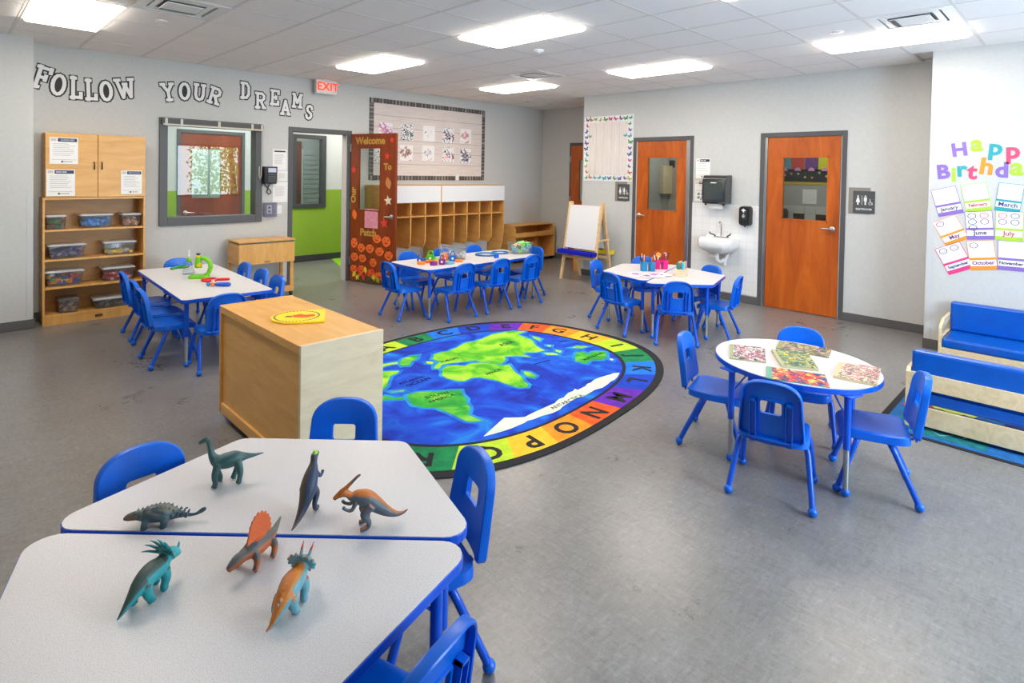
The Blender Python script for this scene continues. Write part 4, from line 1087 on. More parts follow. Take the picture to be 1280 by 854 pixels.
def art_mat(name, cols, scale, thr):
    """loose painted marks on white paper"""
    m, n, l, b = base(name)
    v = coords(n, l, 'Object')
    a = n.new('ShaderNodeTexNoise'); a.inputs['Scale'].default_value = scale; a.inputs['Detail'].default_value = 4; a.inputs['Distortion'].default_value = 1.5; l.new(v, a.inputs['Vector'])
    c = n.new('ShaderNodeTexNoise'); c.inputs['Scale'].default_value = scale * .7; c.inputs['Detail'].default_value = 1
    mp = n.new('ShaderNodeMapping'); mp.inputs['Location'].default_value = (3.1, 1.7, 0); l.new(v, mp.inputs[0]); l.new(mp.outputs[0], c.inputs['Vector'])
    r1 = ramp(n, [(.3 + .4 * i / len(cols), q) for i, q in enumerate(cols)], 'CONSTANT'); l.new(c.outputs['Fac'], r1.inputs[0])
    vl = n.new('ShaderNodeVectorMath'); vl.operation = 'LENGTH'; l.new(v, vl.inputs[0])
    ds = n.new('ShaderNodeMath'); ds.operation = 'MULTIPLY_ADD'; ds.inputs[1].default_value = -1.5 if scale < 10 else -.8; l.new(vl.outputs['Value'], ds.inputs[0]); l.new(a.outputs['Fac'], ds.inputs[2])
    g = n.new('ShaderNodeMapRange'); g.inputs[1].default_value = thr - .10; g.inputs[2].default_value = thr - .02; l.new(ds.outputs[0], g.inputs[0])
    mx = n.new('ShaderNodeMix'); mx.data_type = 'RGBA'; mx.inputs[6].default_value = (*lin((236, 234, 234)), 1)
    l.new(g.outputs[0], mx.inputs[0]); l.new(r1.outputs[0], mx.inputs[7]); l.new(mx.outputs[2], b.inputs['Base Color']); b.inputs['Roughness'].default_value = .8
    return m
ART = [((482, 163.5), 'pink and lilac', [(206, 150, 190), (190, 120, 170), (226, 170, 190)], 12, .46), ((508.8, 165.6), 'black and teal speckled', [(40, 44, 50), (90, 120, 130), (30, 30, 36)], 24, .5), ((536.3, 167), 'single brown smudge', [(170, 130, 130), (150, 110, 112)], 7, .54),
       ((560.4, 169.3), 'black and mauve', [(50, 40, 60), (120, 90, 120), (70, 110, 120)], 16, .49), ((582.1, 170.3), 'rose coloured', [(214, 150, 150), (200, 130, 134)], 8, .46), ((477, 192.7), 'blue and tan dotted', [(60, 90, 130), (190, 140, 90)], 22, .53),
       ((508, 191.2), 'reddish brown', [(150, 110, 96), (166, 124, 108)], 6, .44), ((535.5, 191.6), 'pale grey smudge', [(170, 176, 180), (150, 150, 160)], 8, .5), ((560.4, 193), 'pink and dark green', [(240, 120, 150), (50, 80, 70), (60, 60, 80)], 18, .52), ((582.1, 195), 'blue and brown', [(70, 90, 130), (120, 90, 90), (90, 120, 150)], 12, .47)]
for k, ((px, py), nm, cols, sc_, th) in enumerate(ART):
    p = on_y(px, py, BW - .013)
    o = flat('child_painting', .255, .265, art_mat('art_%d' % k, cols, sc_, th), wall_back(p.x, p.z, BW - .0128), 'square %s painting pinned on the picture board' % nm, 'painting', 'paintings on the picture board', th=.002)
p = on_y(571, 222, BW - .02); mb = MB(); mb.box(-.035, .035, -.05, .05, 0, .02); o = mb.build('wall_sensor', M_WHITE, bevel=.004); o.matrix_world = wall_back(p.x, p.z, BW - .016); tag(o, 'small white box on the lower border of the picture board', 'sensor')

# ------------------------------------------------------------------ pumpkin door, standing open
HX, HYY = 4.535, 8.10
EX, EY = 4.765, 7.22
d5 = door_leaf('door_6', .91, 2.27, (.14, .62, 1.10, 2.06), M_DOORD); d5.location = (HX, HYY, .008); d5.rotation_euler = (0, 0, atan2(EY - HYY, EX - HX))
FACE = -.0222                              # the decorated face, towards the room
lever(d5, .85, -.022, 1.03, 1, -1); lever(d5, .85, .022, 1.03, -1, -1)
for z in (.25, 1.1, 2.0):
    mb = MB(); mb.box(-.02, .006, -.03, -.012, z, z + .12); mb.build('hinge', M_STEEL, d5)
mb = MB(); mb.box(-.075, -.012, .0, .05, 0, 2.25); mb.build('hinge_strip', plain('jamb_pale', (190, 186, 182), .4), d5)
def on_door(u, z, turn=0.0, off=0.0):
    return d5.matrix_basis @ Matrix.Translation((u, FACE - off, z)) @ Matrix.Rotation(radians(90), 4, 'X') @ Matrix.Rotation(turn, 4, 'Z')
bpy.context.view_layer.update()
M_GOLD = plain('foil_gold', (206, 160, 76), .45, .3)
for word, u, z, sz, turn, lab in (('Welcome', .40, 2.16, .15, 0, 'gold word welcome across the top of the pumpkin door'), ('To', .76, 1.77, .13, 0, 'gold word to beside the pumpkin door glass'),
                                  ('Our', .065, 1.33, .14, pi / 2, 'gold word our running up the hinge side of the pumpkin door'), ('Patch', .38, .765, .15, 0, 'gold word patch under the pink sheet on the pumpkin door')):
    o = link('door_word', text_mesh(word, sz, M_GOLD, .006, .001)); o.matrix_world = on_door(u, z, turn, .002); tag(o, lab, 'lettering', 'words on the pumpkin door')
o = flat('pink_sheet', .27, .29, noisy('pink_sheet', [(.3, (214, 130, 150)), (.7, (232, 160, 176))], 20, 3, .8), on_door(.44, .985), 'pink paper sheet taped under the pumpkin door glass', 'paper', th=.002)
def leaf_shape(kind):
    if kind == 'maple': return [(0.5 * cos(a) * r, .5 * sin(a) * r) for a, r in [(radians(90 + 36 * k), 1.0 if k % 2 == 0 else .45) for k in range(10)]]
    return [(.28 * sin(pi * t) * (1 if t <= 1 else -1), .5 - t) for t in [k / 8 for k in range(9)]] + [(-.28 * sin(pi * t), .5 - t) for t in [k / 8 for k in range(7, 0, -1)]]
RED, ORG, YLW, TAN, IVO = (226, 60, 50), (236, 110, 30), (232, 206, 40), (200, 130, 70), (226, 214, 180)
LEAVES = [(.835, 2.17, .10, 'maple', RED, 'red maple leaf after the word welcome'), (.745, 1.93, .12, 'maple', RED, 'red maple leaf above the word to'), (.775, 1.53, .19, 'oval', TAN, 'tan oval leaf below the word to'), (.775, 1.27, .16, 'maple', IVO, 'ivory maple leaf beside the pumpkin door glass'),
          (.06, 1.72, .13, 'maple', RED, 'red maple leaf on the hinge side of the pumpkin door'), (.09, 1.03, .17, 'oval', ORG, 'orange oval leaf left of the pink sheet'), (.70, .93, .17, 'maple', RED, 'red maple leaf below the pumpkin door lever')]
for k, (u, z, s, kd, c, lab) in enumerate(LEAVES):
    mb = MB(); mb.prism([(x * s, y * s) for x, y in leaf_shape(kd)], 0, .002); o = mb.build('paper_leaf', plain('leaf_%d_%d_%d' % c, c, .7)); o.matrix_world = on_door(u, z, random.uniform(-.4, .4)); tag(o, lab, 'paper leaf', 'paper leaves on the pumpkin door')
M_PUMP = noisy('pumpkin_paper', [(.3, (232, 92, 26)), (.7, (244, 124, 48))], 25, 3, .7)
M_STEM = plain('pumpkin_stem', (60, 44, 30), .8)
M_FACEI = plain('pumpkin_ink', (150, 50, 12), .8)
PUMP = [(.09, .60, .09, .13), (.24, .53, .10, .11), (.42, .53, .11, .11), (.56, .70, .11, .11), (.75, .67, .11, .13), (.62, .50, .11, .11), (.80, .45, .11, .11), (.10, .37, .10, .11), (.27, .36, .10, .10), (.49, .31, .09, .11), (.73, .24, .11, .12),
        (.09, .17, .10, .10), (.25, .18, .10, .10), (.45, .13, .11, .11), (.64, .11, .11, .10)]
for k, (u, z, w, h) in enumerate(PUMP):
    z = z * .94 + .03; w *= 1.18; h *= 1.14
    mb = MB(); pts = [(w * .62 * cos(a) * (1 + .08 * cos(4 * a)), h * .56 * sin(a) * (1 - .08 * abs(cos(a)))) for a in [2 * pi * q / 20 for q in range(20)]]
    mb.prism(pts, 0, .002); o = mb.build('paper_pumpkin', M_PUMP); o.matrix_world = on_door(u, z, random.uniform(-.15, .15))
    tag(o, 'orange paper pumpkin stuck on the lower half of the open door', 'paper pumpkin', 'paper pumpkins on the door')
    mb = MB(); mb.box(-.01, .01, h * .48, h * .7, 0, .0022); mb.build('stem', M_STEM, o)
    mb = MB()
    for sx in (-1, 1): mb.prism([(sx * w * .28 - .012, h * .1), (sx * w * .28 + .012, h * .1), (sx * w * .28, h * .28)], .002, .003)
    mb.prism([(-w * .3, -h * .12), (w * .3, -h * .12), (w * .15, -h * .25), (-w * .15, -h * .25)], .002, .003); mb.build('drawn_face', M_FACEI, o)
GRD = [(.10, .06, YLW), (.17, .02, YLW), (.30, .03, RED), (.36, .09, RED), (.24, .08, ORG), (.52, .05, YLW), (.60, .02, (150, 170, 50)), (.58, .09, ORG), (.70, .05, RED), (.72, .11, ORG), (.20, .13, RED), (.50, .15, RED), (.36, .15, YLW), (.80, .07, IVO), (.44, .03, (70, 90, 50)), (.78, .02, ORG)]
mb = MB(); mb.prism([(-.33, -.09), (.33, -.09), (.33, -.01), (.1, .06), (-.1, .05), (-.33, .0)], 0, .0015); o = mb.build('paper_ground', plain('ground_olive', (84, 76, 44), .8)); o.matrix_world = on_door(.45, .10); tag(o, 'dark olive paper ground at the foot of the pumpkin door', 'paper')
for k, (u, z, c) in enumerate(GRD):
    mb = MB(); s = .11; mb.prism([(x * s, y * s) for x, y in leaf_shape('maple' if k % 2 else 'oval')], 0, .0015); o = mb.build('paper_leaf', plain('leaf_%d_%d_%d' % c, c, .7)); o.matrix_world = on_door(u, z + .05, random.uniform(-1, 1), .004 + .0018 * k)
    tag(o, 'cut paper leaf in the bright heap at the foot of the pumpkin door', 'paper leaf', 'leaf heap on the pumpkin door')

# ------------------------------------------------------------------ plank board with butterfly border (right wall)
t = thing('plank_butterfly_board', 'pale vertical-plank board with a colourful butterfly border', 'bulletin board', (RW - .0006, 0, 0))
y0, y1, z0, z1 = 5.155, 6.135, 1.615, 2.69
n = 5; pw = (y1 - y0 - .2) / n
mb = MB(); mb.box(-.006, 0, y0, y1, z0, z1); mb.build('border', M_WHITE, t)
for k in range(n):
    mb = MB(); mb.box(-.012, -.006, y0 + .1 + k * pw + .002, y0 + .1 + (k + 1) * pw - .002, z0 + .1, z1 - .1); mb.build('plank', M_PLANKV, t)
random.seed(11)
BUT = [(90, 60, 160), (40, 150, 170), (200, 40, 120), (60, 150, 70), (190, 110, 60), (200, 170, 60), (60, 80, 140)]
bms = [plain('butterfly_%d' % i, c, .6) for i, c in enumerate(BUT)]
def butterfly(u, v, s, m):
    mb = MB()
    for q in (-1, 1):
        mb.prism([(0, .1 * s), (q * .5 * s, .45 * s), (q * .55 * s, .1 * s), (0, -.02 * s)][::q], 0, .001); mb.prism([(0, 0), (q * .42 * s, -.05 * s), (q * .3 * s, -.4 * s), (0, -.15 * s)][::q], 0, .001)
    o = mb.build('butterfly', m, t); o.matrix_basis = Matrix.Translation((-.0125, u, v)) @ Matrix.Rotation(radians(-90), 4, 'Z') @ Matrix.Rotation(radians(90), 4, 'X') @ Matrix.Rotation(random.uniform(-1, 1), 4, 'Z')
spots = [(y0 + .055 + random.uniform(-.01, .01), z0 + .05 + k * .0975) for k in range(11)] + [(y1 - .06 + random.uniform(-.01, .01), z0 + .05 + k * .0975) for k in range(11)] + [(y0 + .14 + k * .1, z0 + .055 + random.uniform(-.01, .01)) for k in range(8)] + [(y0 + .14 + k * .1, z1 - .055 + random.uniform(-.01, .01)) for k in range(8)] + [(y0 + .14, 2.36), (y1 - .13, 2.36)]
for k, (u, v) in enumerate(spots): butterfly(u, v, random.uniform(.06, .085), bms[random.randrange(7)])

# restroom signs: dark plate with symbols over a lighter backing plate
M_SIGN = plain('sign_dark', (76, 78, 80), .5); M_SIGNB = plain('sign_taupe', (136, 132, 124), .5)
def rest_sign(pa, pb, back, label):
    a, b = on_x(*pa, RW), on_x(*pb, RW); w, h = a.y - b.y, a.z - b.z; cy, cz = (a.y + b.y) / 2, (a.z + b.z) / 2
    t = thing('restroom_sign', label, 'sign', group='restroom signs'); t.matrix_world = wall_right(cy, cz)
    mb = MB(); mb.box(-w * .72, w * .28, -h * .5 - .01, h * .65, 0, .005); mb.build('backing_plate', M_SIGNB, t)
    mb = MB(); mb.box(-w / 2, w / 2, -h / 2, h / 2, .005, .011); mb.build('plate', M_SIGN, t, bevel=.001)
    mb = MB()
    k = h
    for x, skirt in ((-.27, True), (.07, False)):
        X = x * w; mb.lathe([(.001, .011), (.034 * k, .011), (.034 * k, .013), (.001, .013)], (X, .27 * k, 0), 12)
        if skirt: mb.prism([(X - .03 * k, .22 * k), (X + .03 * k, .22 * k), (X + .085 * k, 0), (X + .03 * k, 0), (X + .03 * k, -.12 * k), (X - .03 * k, -.12 * k), (X - .03 * k, 0), (X - .085 * k, 0)], .011, .013)
        else: mb.prism([(X - .06 * k, .22 * k), (X + .06 * k, .22 * k), (X + .06 * k, .04 * k), (X + .03 * k, .04 * k), (X + .03 * k, -.12 * k), (X - .03 * k, -.12 * k), (X - .03 * k, .04 * k), (X - .06 * k, .04 * k)], .011, .013)
    mb.box(-.095 * w, -.08 * w, -.12 * k, .3 * k, .011, .013)
    X = .3 * w
    for q in range(14):
        a0, a1 = radians(150 + q * 16), radians(166 + q * 16); r0, r1 = .06 * k, .078 * k
        mb.prism([(X + r0 * cos(a0), -.04 * k + r0 * sin(a0)), (X + r1 * cos(a0), -.04 * k + r1 * sin(a0)), (X + r1 * cos(a1), -.04 * k + r1 * sin(a1)), (X + r0 * cos(a1), -.04 * k + r0 * sin(a1))], .011, .013)
    mb.prism([(X - .03 * k, .15 * k), (X - .005 * k, .15 * k), (X, 0), (X - .03 * k, 0)], .011, .013); mb.prism([(X - .02 * k, 0), (X + .06 * k, 0), (X + .1 * k, -.1 * k), (X + .075 * k, -.1 * k), (X + .045 * k, -.025 * k), (X - .02 * k, -.025 * k)], .011, .013)
    mb.build('pictogram', M_WHITE, t)
    text('lettering', 'RESTROOM', .14 * w, M_WHITE, t, (0, -.32 * h, .0118), offset=.0006)
rest_sign((1067, 238.5), (1093.5, 267.5), None, 'grey restroom sign right of the near restroom door')
rest_sign((772.5, 230), (787, 251.5), None, 'grey restroom sign left of the far restroom door')

# ------------------------------------------------------------------ sink corner
mb = MB(); mb.box(-.485, .485, -.61, .61, 0, .008); tw = struct('wall_tiles', mb, M_TILE_W); tw.matrix_world = wall_right(3.63, .725)
pa = (on_x(871, 199.5, RW), on_x(888, 226, RW), on_x(870.5, 227, RW), on_x(887.5, 253, RW))
sheet('notice_sheet', wall_right(3.965, 1.835), .215, .285, 'white notice sheet above the towel dispenser edge', '', M_DKTXT, 4, 'notices by the sink')
o = sheet('notice_sheet', wall_right(3.975, 1.51), .22, .29, 'white hand washing notice half behind the towel dispenser', '', plain('print_maroon', (84, 50, 54), .7), 2, 'notices by the sink')
mb = MB()
for r in range(2):
    for c in range(3): mb.prism([(-.07 + c * .06, -.06 - r * .05 + .0), (-.03 + c * .06, -.06 - r * .05), (-.03 + c * .06, -.03 - r * .05), (-.06 + c * .06, -.025 - r * .05)], .0025, .003)
mb.build('pictograms', plain('pict_blue', (110, 130, 150), .7), o)
t = thing('towel_dispenser', 'black paper towel dispenser above the sink', 'dispenser'); t.matrix_world = wall_right(3.70, 1.545)
M_SMOKE = plain('smoke_plastic', (52, 56, 56), .12, coat=.3)
prof = [(0, -.2), (.17, -.2), (.20, -.17), (.215, -.02), (.2, .13), (.16, .19), (.1, .2), (0, .2)]
T = Matrix(((0, 0, 1, -.17), (0, 1, 0, 0), (1, 0, 0, 0), (0, 0, 0, 1)))
mb = MB(); mb.prism(prof, 0, .34, T); mb.build('housing', M_SMOKE, t, bevel=.008)
mb = MB(); T2 = Matrix(((0, 0, 1, -.135), (0, 1, 0, 0), (1, 0, 0, 0), (0, 0, 0, 1))); mb.prism([(.19, -.15), (.205, -.14), (.219, -.02), (.208, .1), (.19, .1)], 0, .27, T2); mb.build('window_cover', plain('smoke_window', (64, 72, 70), .08), t, bevel=.004)
mb = MB(); mb.box(-.17, .17, .14, .155, .15, .205); mb.build('chrome_band', M_CHROME, t)
mb = MB(); mb.box(-.04, .04, .085, .098, .2, .216); mb.build('brand_plate', M_WHITE, t)
mb = MB(); mb.box(-.1, .1, -.27, -.19, .12, .123); mb.build('towel', M_PAPER, t)
for x in (-.13, .13):
    mb = MB(); mb.ball((x, -.21, .16), .018, 10, 6); mb.build('foot_knob', M_BLACK, t, smooth=50)
t = thing('soap_dispenser', 'black push soap dispenser on the tiled wall', 'dispenser'); t.matrix_world = wall_right(3.31, 1.195)
mb = MB(); mb.loft([[(x, y, 0) for x, y in rrect(.16, .27, .04)], [(x, y, .05) for x, y in rrect(.16, .27, .04)], [(x * .86, y * .92, .10) for x, y in rrect(.16, .27, .04)]]); mb.build('housing', M_BLACK, t, smooth=35)
mb = MB(); mb.loft([[(x, y + .01, .10) for x, y in rrect(.08, .16, .03)], [(x * .8, y * .85 + .01, .115) for x, y in rrect(.08, .16, .03)]]); mb.build('push_bar', M_SMOKE, t, smooth=35)
mb = MB(); mb.prism([(-.008, .05), (.008, .05), (.008, .07), (.028, .07), (.028, .085), (.008, .085), (.008, .1), (-.008, .1), (-.008, .085), (-.028, .085), (-.028, .07), (-.008, .07)], .114, .117); mb.build('cross_mark', M_WHITE, t)
mb = MB(); mb.prism([(-.02, .0), (0, .035), (.02, 0), (.012, -.02), (-.012, -.02)], .114, .117); mb.build('drop_mark', plain('mark_grey', (170, 172, 174), .5), t)
mb = MB(); mb.cyl((0, -.13, .06), (0, -.15, .06), .015, .01, 10); mb.build('nozzle', M_BLACK, t)
# wall-hung sink; local frame: x right, y up, z out
t = thing('wall_sink', 'white wall-hung hand sink with gooseneck tap', 'sink'); t.matrix_world = wall_right(3.63, .86)
o_ = [(-.24, 0), (.24, 0), (.24, .30), (.17, .41), (-.17, .41), (-.24, .30)]
def lay(poly, y): return [(x, y, z) for x, z in poly]
ro = rpoly(o_, .03, 4); ri = inset(ro, .035); ri = [(x, max(z, .12)) for x, z in ri]
rb = [(x * .62, .12 + (z - .12) * .62 + .03) for x, z in ri]; ru = [(x * .55, .02 + z * .6) for x, z in ro]
mb = MB(); mb.loft([lay(ru, -.19), lay([(x * .92, z * .94) for x, z in ro], -.13), lay(ro, -.09), lay(ro, .0), lay([(x * .985, z * .985) for x, z in ro], .012), lay(ri, .012), lay([(x * .96, z * .98) for x, z in ri], -.02), lay(rb, -.1)][::-1]); mb.build('basin', M_WHITE, t, smooth=45)
mb = MB(); mb.box(-.24, .24, .0, .035, 0, .05); mb.build('back_ledge', M_WHITE, t, bevel=.01)
mb = MB(); mb.tube([(0, .01, .08), (0, .16, .08), (0, .215, .09), (0, .235, .12), (0, .225, .155), (0, .17, .17)], .010, 10)
f = mb.build('gooseneck_tap', M_CHROME, t, smooth=50)
mb = MB(); mb.box(-.1, .1, .012, .028, .05, .11); mb.build('tap_base', M_CHROME, f, bevel=.006)
for s in (-1, 1):
    mb = MB(); mb.tube([(s * .085, .03, .08), (s * .10, .045, .09), (s * .14, .06, .12), (s * .155, .085, .13)], [.012, .009, .009, .008], 8); mb.build('blade_handle', M_BLACK, f, smooth=50)
mb = MB(); mb.lathe([(.02, 0), (.02, .01), (.001, .012)], (0, 0, 0), 12, Matrix.Translation((0, -.098, .24)) @ Matrix.Rotation(radians(-90), 4, 'X')); mb.build('drain', M_CHROME, t)
mb = MB(); mb.tube([(0, -.16, .2), (0, -.24, .2), (.0, -.29, .19), (.02, -.32, .15), (.05, -.30, .11), (.05, -.26, .06), (.05, -.26, 0)], .03, 12); mb.build('trap_pipe', M_WHITE, t, smooth=50)
mb = MB(); mb.tube([(.1, -.12, .12), (.1, -.22, .11), (.07, -.3, .1), (.06, -.36, .09)], .026, 12); mb.build('wrapped_pipe', M_WHITE, t, smooth=50)
for s in (-1, 1):
    mb = MB(); mb.box(s * .12 - .02, s * .12 + .02, -.2, -.12, 0, .16); mb.build('bracket', M_STEEL, t)

# ------------------------------------------------------------------ birthday wall
CLR = {'lilac': (136, 108, 190), 'lime': (170, 208, 60), 'teal': (44, 160, 170), 'pink': (226, 76, 116), 'orange': (236, 150, 44)}
def paper_letter(ch, px, py, size, turn, c, word):
    p = on_x(px, py, PW)
    size *= .9
    o = link('wall_letter', text_mesh(ch, size, plain('letter_' + c, CLR[c], .7), .007, .0015)); o.matrix_world = wall_right(p.y, p.z, PW - .002, radians(turn))
    return o, c, ch, word
BD = [('H', 1199.4, 187.8, .20, 8, 'lilac', 'happy'), ('a', 1221, 180, .24, 0, 'lime', 'happy'), ('p', 1244.6, 185, .235, -4, 'teal', 'happy'), ('p', 1266, 189, .235, 2, 'pink', 'happy'),
      ('B', 1178.9, 215.6, .215, 6, 'lilac', 'birthday'), ('i', 1192.3, 219, .22, 3, 'lime', 'birthday'), ('r', 1201.8, 212.3, .225, 4, 'teal', 'birthday'), ('t', 1215.2, 215.2, .23, -4, 'pink', 'birthday'), ('h', 1233.4, 209, .245, -6, 'orange', 'birthday'), ('d', 1252.4, 213.4, .22, 0, 'lilac', 'birthday'), ('a', 1271.3, 209.4, .25, -4, 'lime', 'birthday')]
for b in BD:
    o, c, ch, w = paper_letter(*b)
    tag(o, '%s paper letter %s of the word %s' % (c, ch, w), 'letter', 'birthday lettering')
INK = [plain('marker_%d' % i, c, .7) for i, c in enumerate(((50, 50, 90), (200, 50, 60), (50, 70, 130), (120, 50, 130)))]
CARDS = [('January', 'lilac', (65, 350), (205, 322), (100, 502), 0), ('February', 'lime', (237, 322), (383, 302), (250, 478), 0), ('March', 'teal', (440, 305), (585, 320), (420, 462), 0), ('May', 'orange', (75, 530), (205, 482), (140, 668), 1),
         ('June', 'lilac', (255, 470), (412, 465), (258, 628), 5), ('July', 'lime', (430, 465), (590, 472), (415, 628), 4), ('September', 'pink', (85, 680), (225, 635), (160, 828), 2), ('October', 'orange', (265, 635), (420, 628), (278, 800), 1), ('November', 'lilac', (440, 630), (595, 640), (432, 795), 0)]
for k, (mo, c, tl, tr_, bl, nc) in enumerate(CARDS):
    P = [on_x(1150 + q[0] / 4.494, 160 + q[1] / 4.494, PW) for q in (tl, tr_, bl)]
    ux = Vector((-(P[1].y - P[0].y), P[1].z - P[0].z)); vy = Vector((-(P[2].y - P[0].y), P[2].z - P[0].z))
    w, h = ux.length, vy.length; ctr = (P[1] + P[2]) / 2
    w = min(w, .25)
    colm = plain('letter_' + c if c != 'pink' else 'card_pink', CLR[c] if c != 'pink' else (226, 60, 130), .7)
    o = flat('birthday_card', w, h, colm, wall_right(ctr.y, ctr.z, PW - .001 - .0006 * (k % 3), atan2(ux.y, ux.x)), 'white card with %s bands marked %s on the birthday wall' % (c, mo), 'card', 'birthday cards', th=.002)
    mb = MB(); mb.box(-w * .475, w * .475, -h * .08, h * .48, .002, .0026); mb.box(-w * .475, w * .475, -h * .36, -h * .16, .002, .0026); mb.build('white_fields', M_PAPER, o)
    text('month_lettering', mo, min(h * .21, w * 1.6 / len(mo)), INK[k % 4], o, (0, -h * .26, .0027), extrude=.0004, offset=.0014)
    for q in range(nc):
        mb = MB(); cx, cy, r = -w * .24 + (q % 2) * w * .44, h * (.34 - .21 * (q // 2)), w * .13
        for s in range(18):
            a0, a1 = 2 * pi * s / 18, 2 * pi * (s + 1) / 18
            mb.prism([(cx + r * cos(a0), cy + r * .8 * sin(a0)), (cx + r * 1.24 * cos(a0), cy + r * 1.0 * sin(a0)), (cx + r * 1.24 * cos(a1), cy + r * 1.0 * sin(a1)), (cx + r * cos(a1), cy + r * .8 * sin(a1))], .0026, .003)
        mb.box(cx - r * .5, cx + r * .5, cy - r * .3, cy - r * .2, .0026, .003)
        mb.build('drawn_ring', INK[(q + k) % 4], o)
# ------------------------------------------------------------------ padded benches and their rug
def bench(x, y, ang, L, label):
    """padded child bench; local x along its length (0..L), local y from back (0) to front"""
    t = thing('padded_bench', label, 'bench', (x, y, .0088), ang, 'padded benches')
    D = .54
    for k, xx in enumerate((0, L - .025)):
        mb = MB()
        T = Matrix(((0, 0, 1, xx), (1, 0, 0, 0), (0, 1, 0, 0), (0, 0, 0, 1)))
        mb.prism([(0, 0), (D, 0), (D, .25), (0, .25)], 0, .025, T)          # arm frame with an open window above the seat
        mb.prism([(0, .25), (.05, .25), (.05, .41), (.03, .41), (0, .38)], 0, .025, T)
        mb.prism([(D - .05, .25), (D, .25), (D, .34), (D - .05, .375)], 0, .025, T)
        mb.prism([(.05, .36), (D - .08, .325), (D, .34), (D - .12, .41), (.05, .41)], 0, .025, T)
        mb.build('arm_panel', M_BIRCHY, t, bevel=.003)
    mb = MB(); mb.box(.025, L - .025, D - .03, D - .01, .03, .165); mb.build('front_panel', M_BIRCHY, t, bevel=.002)
    for q in (.40, .72):
        mb = MB(); mb.tube([(L * q - .03, D - .01, .10), (L * q - .03, D + .005, .105), (L * q + .03, D + .005, .105), (L * q + .03, D - .01, .10)], .006, 8); mb.build('pull', plain('bronze', (70, 48, 34), .4, .6), t, smooth=50)
    mb = MB(); mb.box(.025, L - .025, .0, .02, .025, .155); mb.build('lower_back_panel', M_BIRCHY, t, bevel=.002)
    mb = MB(); mb.box(.025, L - .025, .0, .02, .275, .385); mb.build('upper_back_panel', M_BIRCHY, t, bevel=.002)
    mb = MB(); mb.box(.027, L - .027, .024, D + .0, .168, .25); mb.build('seat_cushion', M_BLUEV, t, bevel=.018)
    mb = MB(); mb.box(.027, L - .027, .022, .11, .252, .53); mb.build('back_cushion', M_BLUEV, t, bevel=.018)
    return t
bench(7.15, .975 - 1.3, radians(90), 1.3, 'padded blue bench against the birthday wall')
bench(4.80, .885, radians(-90), 1.27, 'padded blue bench with its back to the oval table')
M_RUGB = noisy('rug_blue', [(.3, (0, 84, 150)), (.7, (20, 110, 180))], 18, 4, .95)
M_RUGK = plain('rug_black', (28, 28, 32), .95)
M_RUGT = noisy('rug_teal', [(.3, (0, 96, 104)), (.7, (10, 130, 130))], 18, 4, .95)
t = thing('picture_rug', 'dark blue picture rug under the two padded benches', 'rug', (4.63, -1.3, 0))
mb = MB(); mb.prism(rrect(2.5, 2.35, .03, 4, 1.26, 1.175), 0, .005); mb.build('pile', M_RUGK, t)
mb = MB(); mb.box(.045, 2.46, .045, 2.305, .005, .006); mb.build('blue_field', M_RUGB, t)
for i in range(5):
    for j in range(4):
        mb = MB(); x0, y0 = .09 + i * .48, 2.26 - (j + 1) * .55
        mb.box(x0, x0 + .44, y0 + .02, y0 + .53, .006, .0068); q = mb.build('picture_square', [M_RUGT, M_RUGB, plain('rug_navy', (20, 50, 120), .95)][(i + j) % 3], t)
        mb = MB(); a = [(x0 + .22 + .13 * cos(2 * pi * k / 14) * (1 + .3 * sin(3 * k)), y0 + .27 + .15 * sin(2 * pi * k / 14)) for k in range(14)]
        if i == 0:
            mb.tube([(x, y, .0069) for x, y in a[:11]], [(.007, .0012)] * 11, 6)
            mb.build('swirl', plain('rug_pale', (130, 180, 190), .95), q)
        else: mb.prism(a, .0068, .0076); mb.build('motif', [plain('rug_red', (206, 30, 30), .95), plain('rug_lime', (196, 210, 90), .95), plain('rug_orange', (236, 140, 40), .95)][(i + j) % 3], q)
p = fl(1117, 510)
mb = MB(); mb.prism([(p.x - .0, p.y - .16), (p.x + .22, p.y - .22), (p.x + .24, p.y - .05), (p.x + .12, p.y - .03)], .0076, .0085)
o = mb.build('red_motif', plain('rug_red', (206, 30, 30), .95), t); o.location = (-4.63, 1.3, 0)
p = fl(1126, 498); mb = MB(); mb.prism([(p.x + .02, p.y - .12), (p.x + .26, p.y - .18), (p.x + .3, p.y - .06), (p.x + .1, p.y - .04)], .0077, .0083)
o = mb.build('lime_motif', plain('rug_lime', (196, 210, 90), .95), t); o.location = (-4.63, 1.3, 0)

# ------------------------------------------------------------------ world map rug
RCX, RCY, RA, RBB, RT, RN = 3.294, 3.642, 1.777, 1.322, .106, 2.571
def rug_pt(ang, k):
    c, s = cos(ang), sin(ang)
    r = k / (abs(c) ** RN + abs(s) ** RN) ** (1 / RN)
    return (RA * r * c, RBB * r * s)
rug = thing('world_map_rug', 'oval world map rug ringed with coloured alphabet squares', 'rug', (RCX, RCY, 0), RT)
def carpet(name, a, b, sc=9.0):
    return noisy(name, [(.3, a), (.7, b)], sc, 9, .95, dist=.4, bump=.4)
M_SEA = None
def sea():
    m, n, l, b = base('rug_sea')
    v = coords(n, l, 'Object')
    t = n.new('ShaderNodeTexNoise'); t.inputs['Scale'].default_value = 3.2; t.inputs['Detail'].default_value = 7; t.inputs['Distortion'].default_value = 1.2; l.new(v, t.inputs['Vector'])
    r = ramp(n, [(.3, (0, 28, 140)), (.48, (0, 58, 196)), (.62, (0, 92, 212)), (.78, (30, 150, 222))]); l.new(t.outputs['Fac'], r.inputs[0]); l.new(r.outputs[0], b.inputs['Base Color']); b.inputs['Roughness'].default_value = .95
    return m
M_SEA = sea()
N = 130
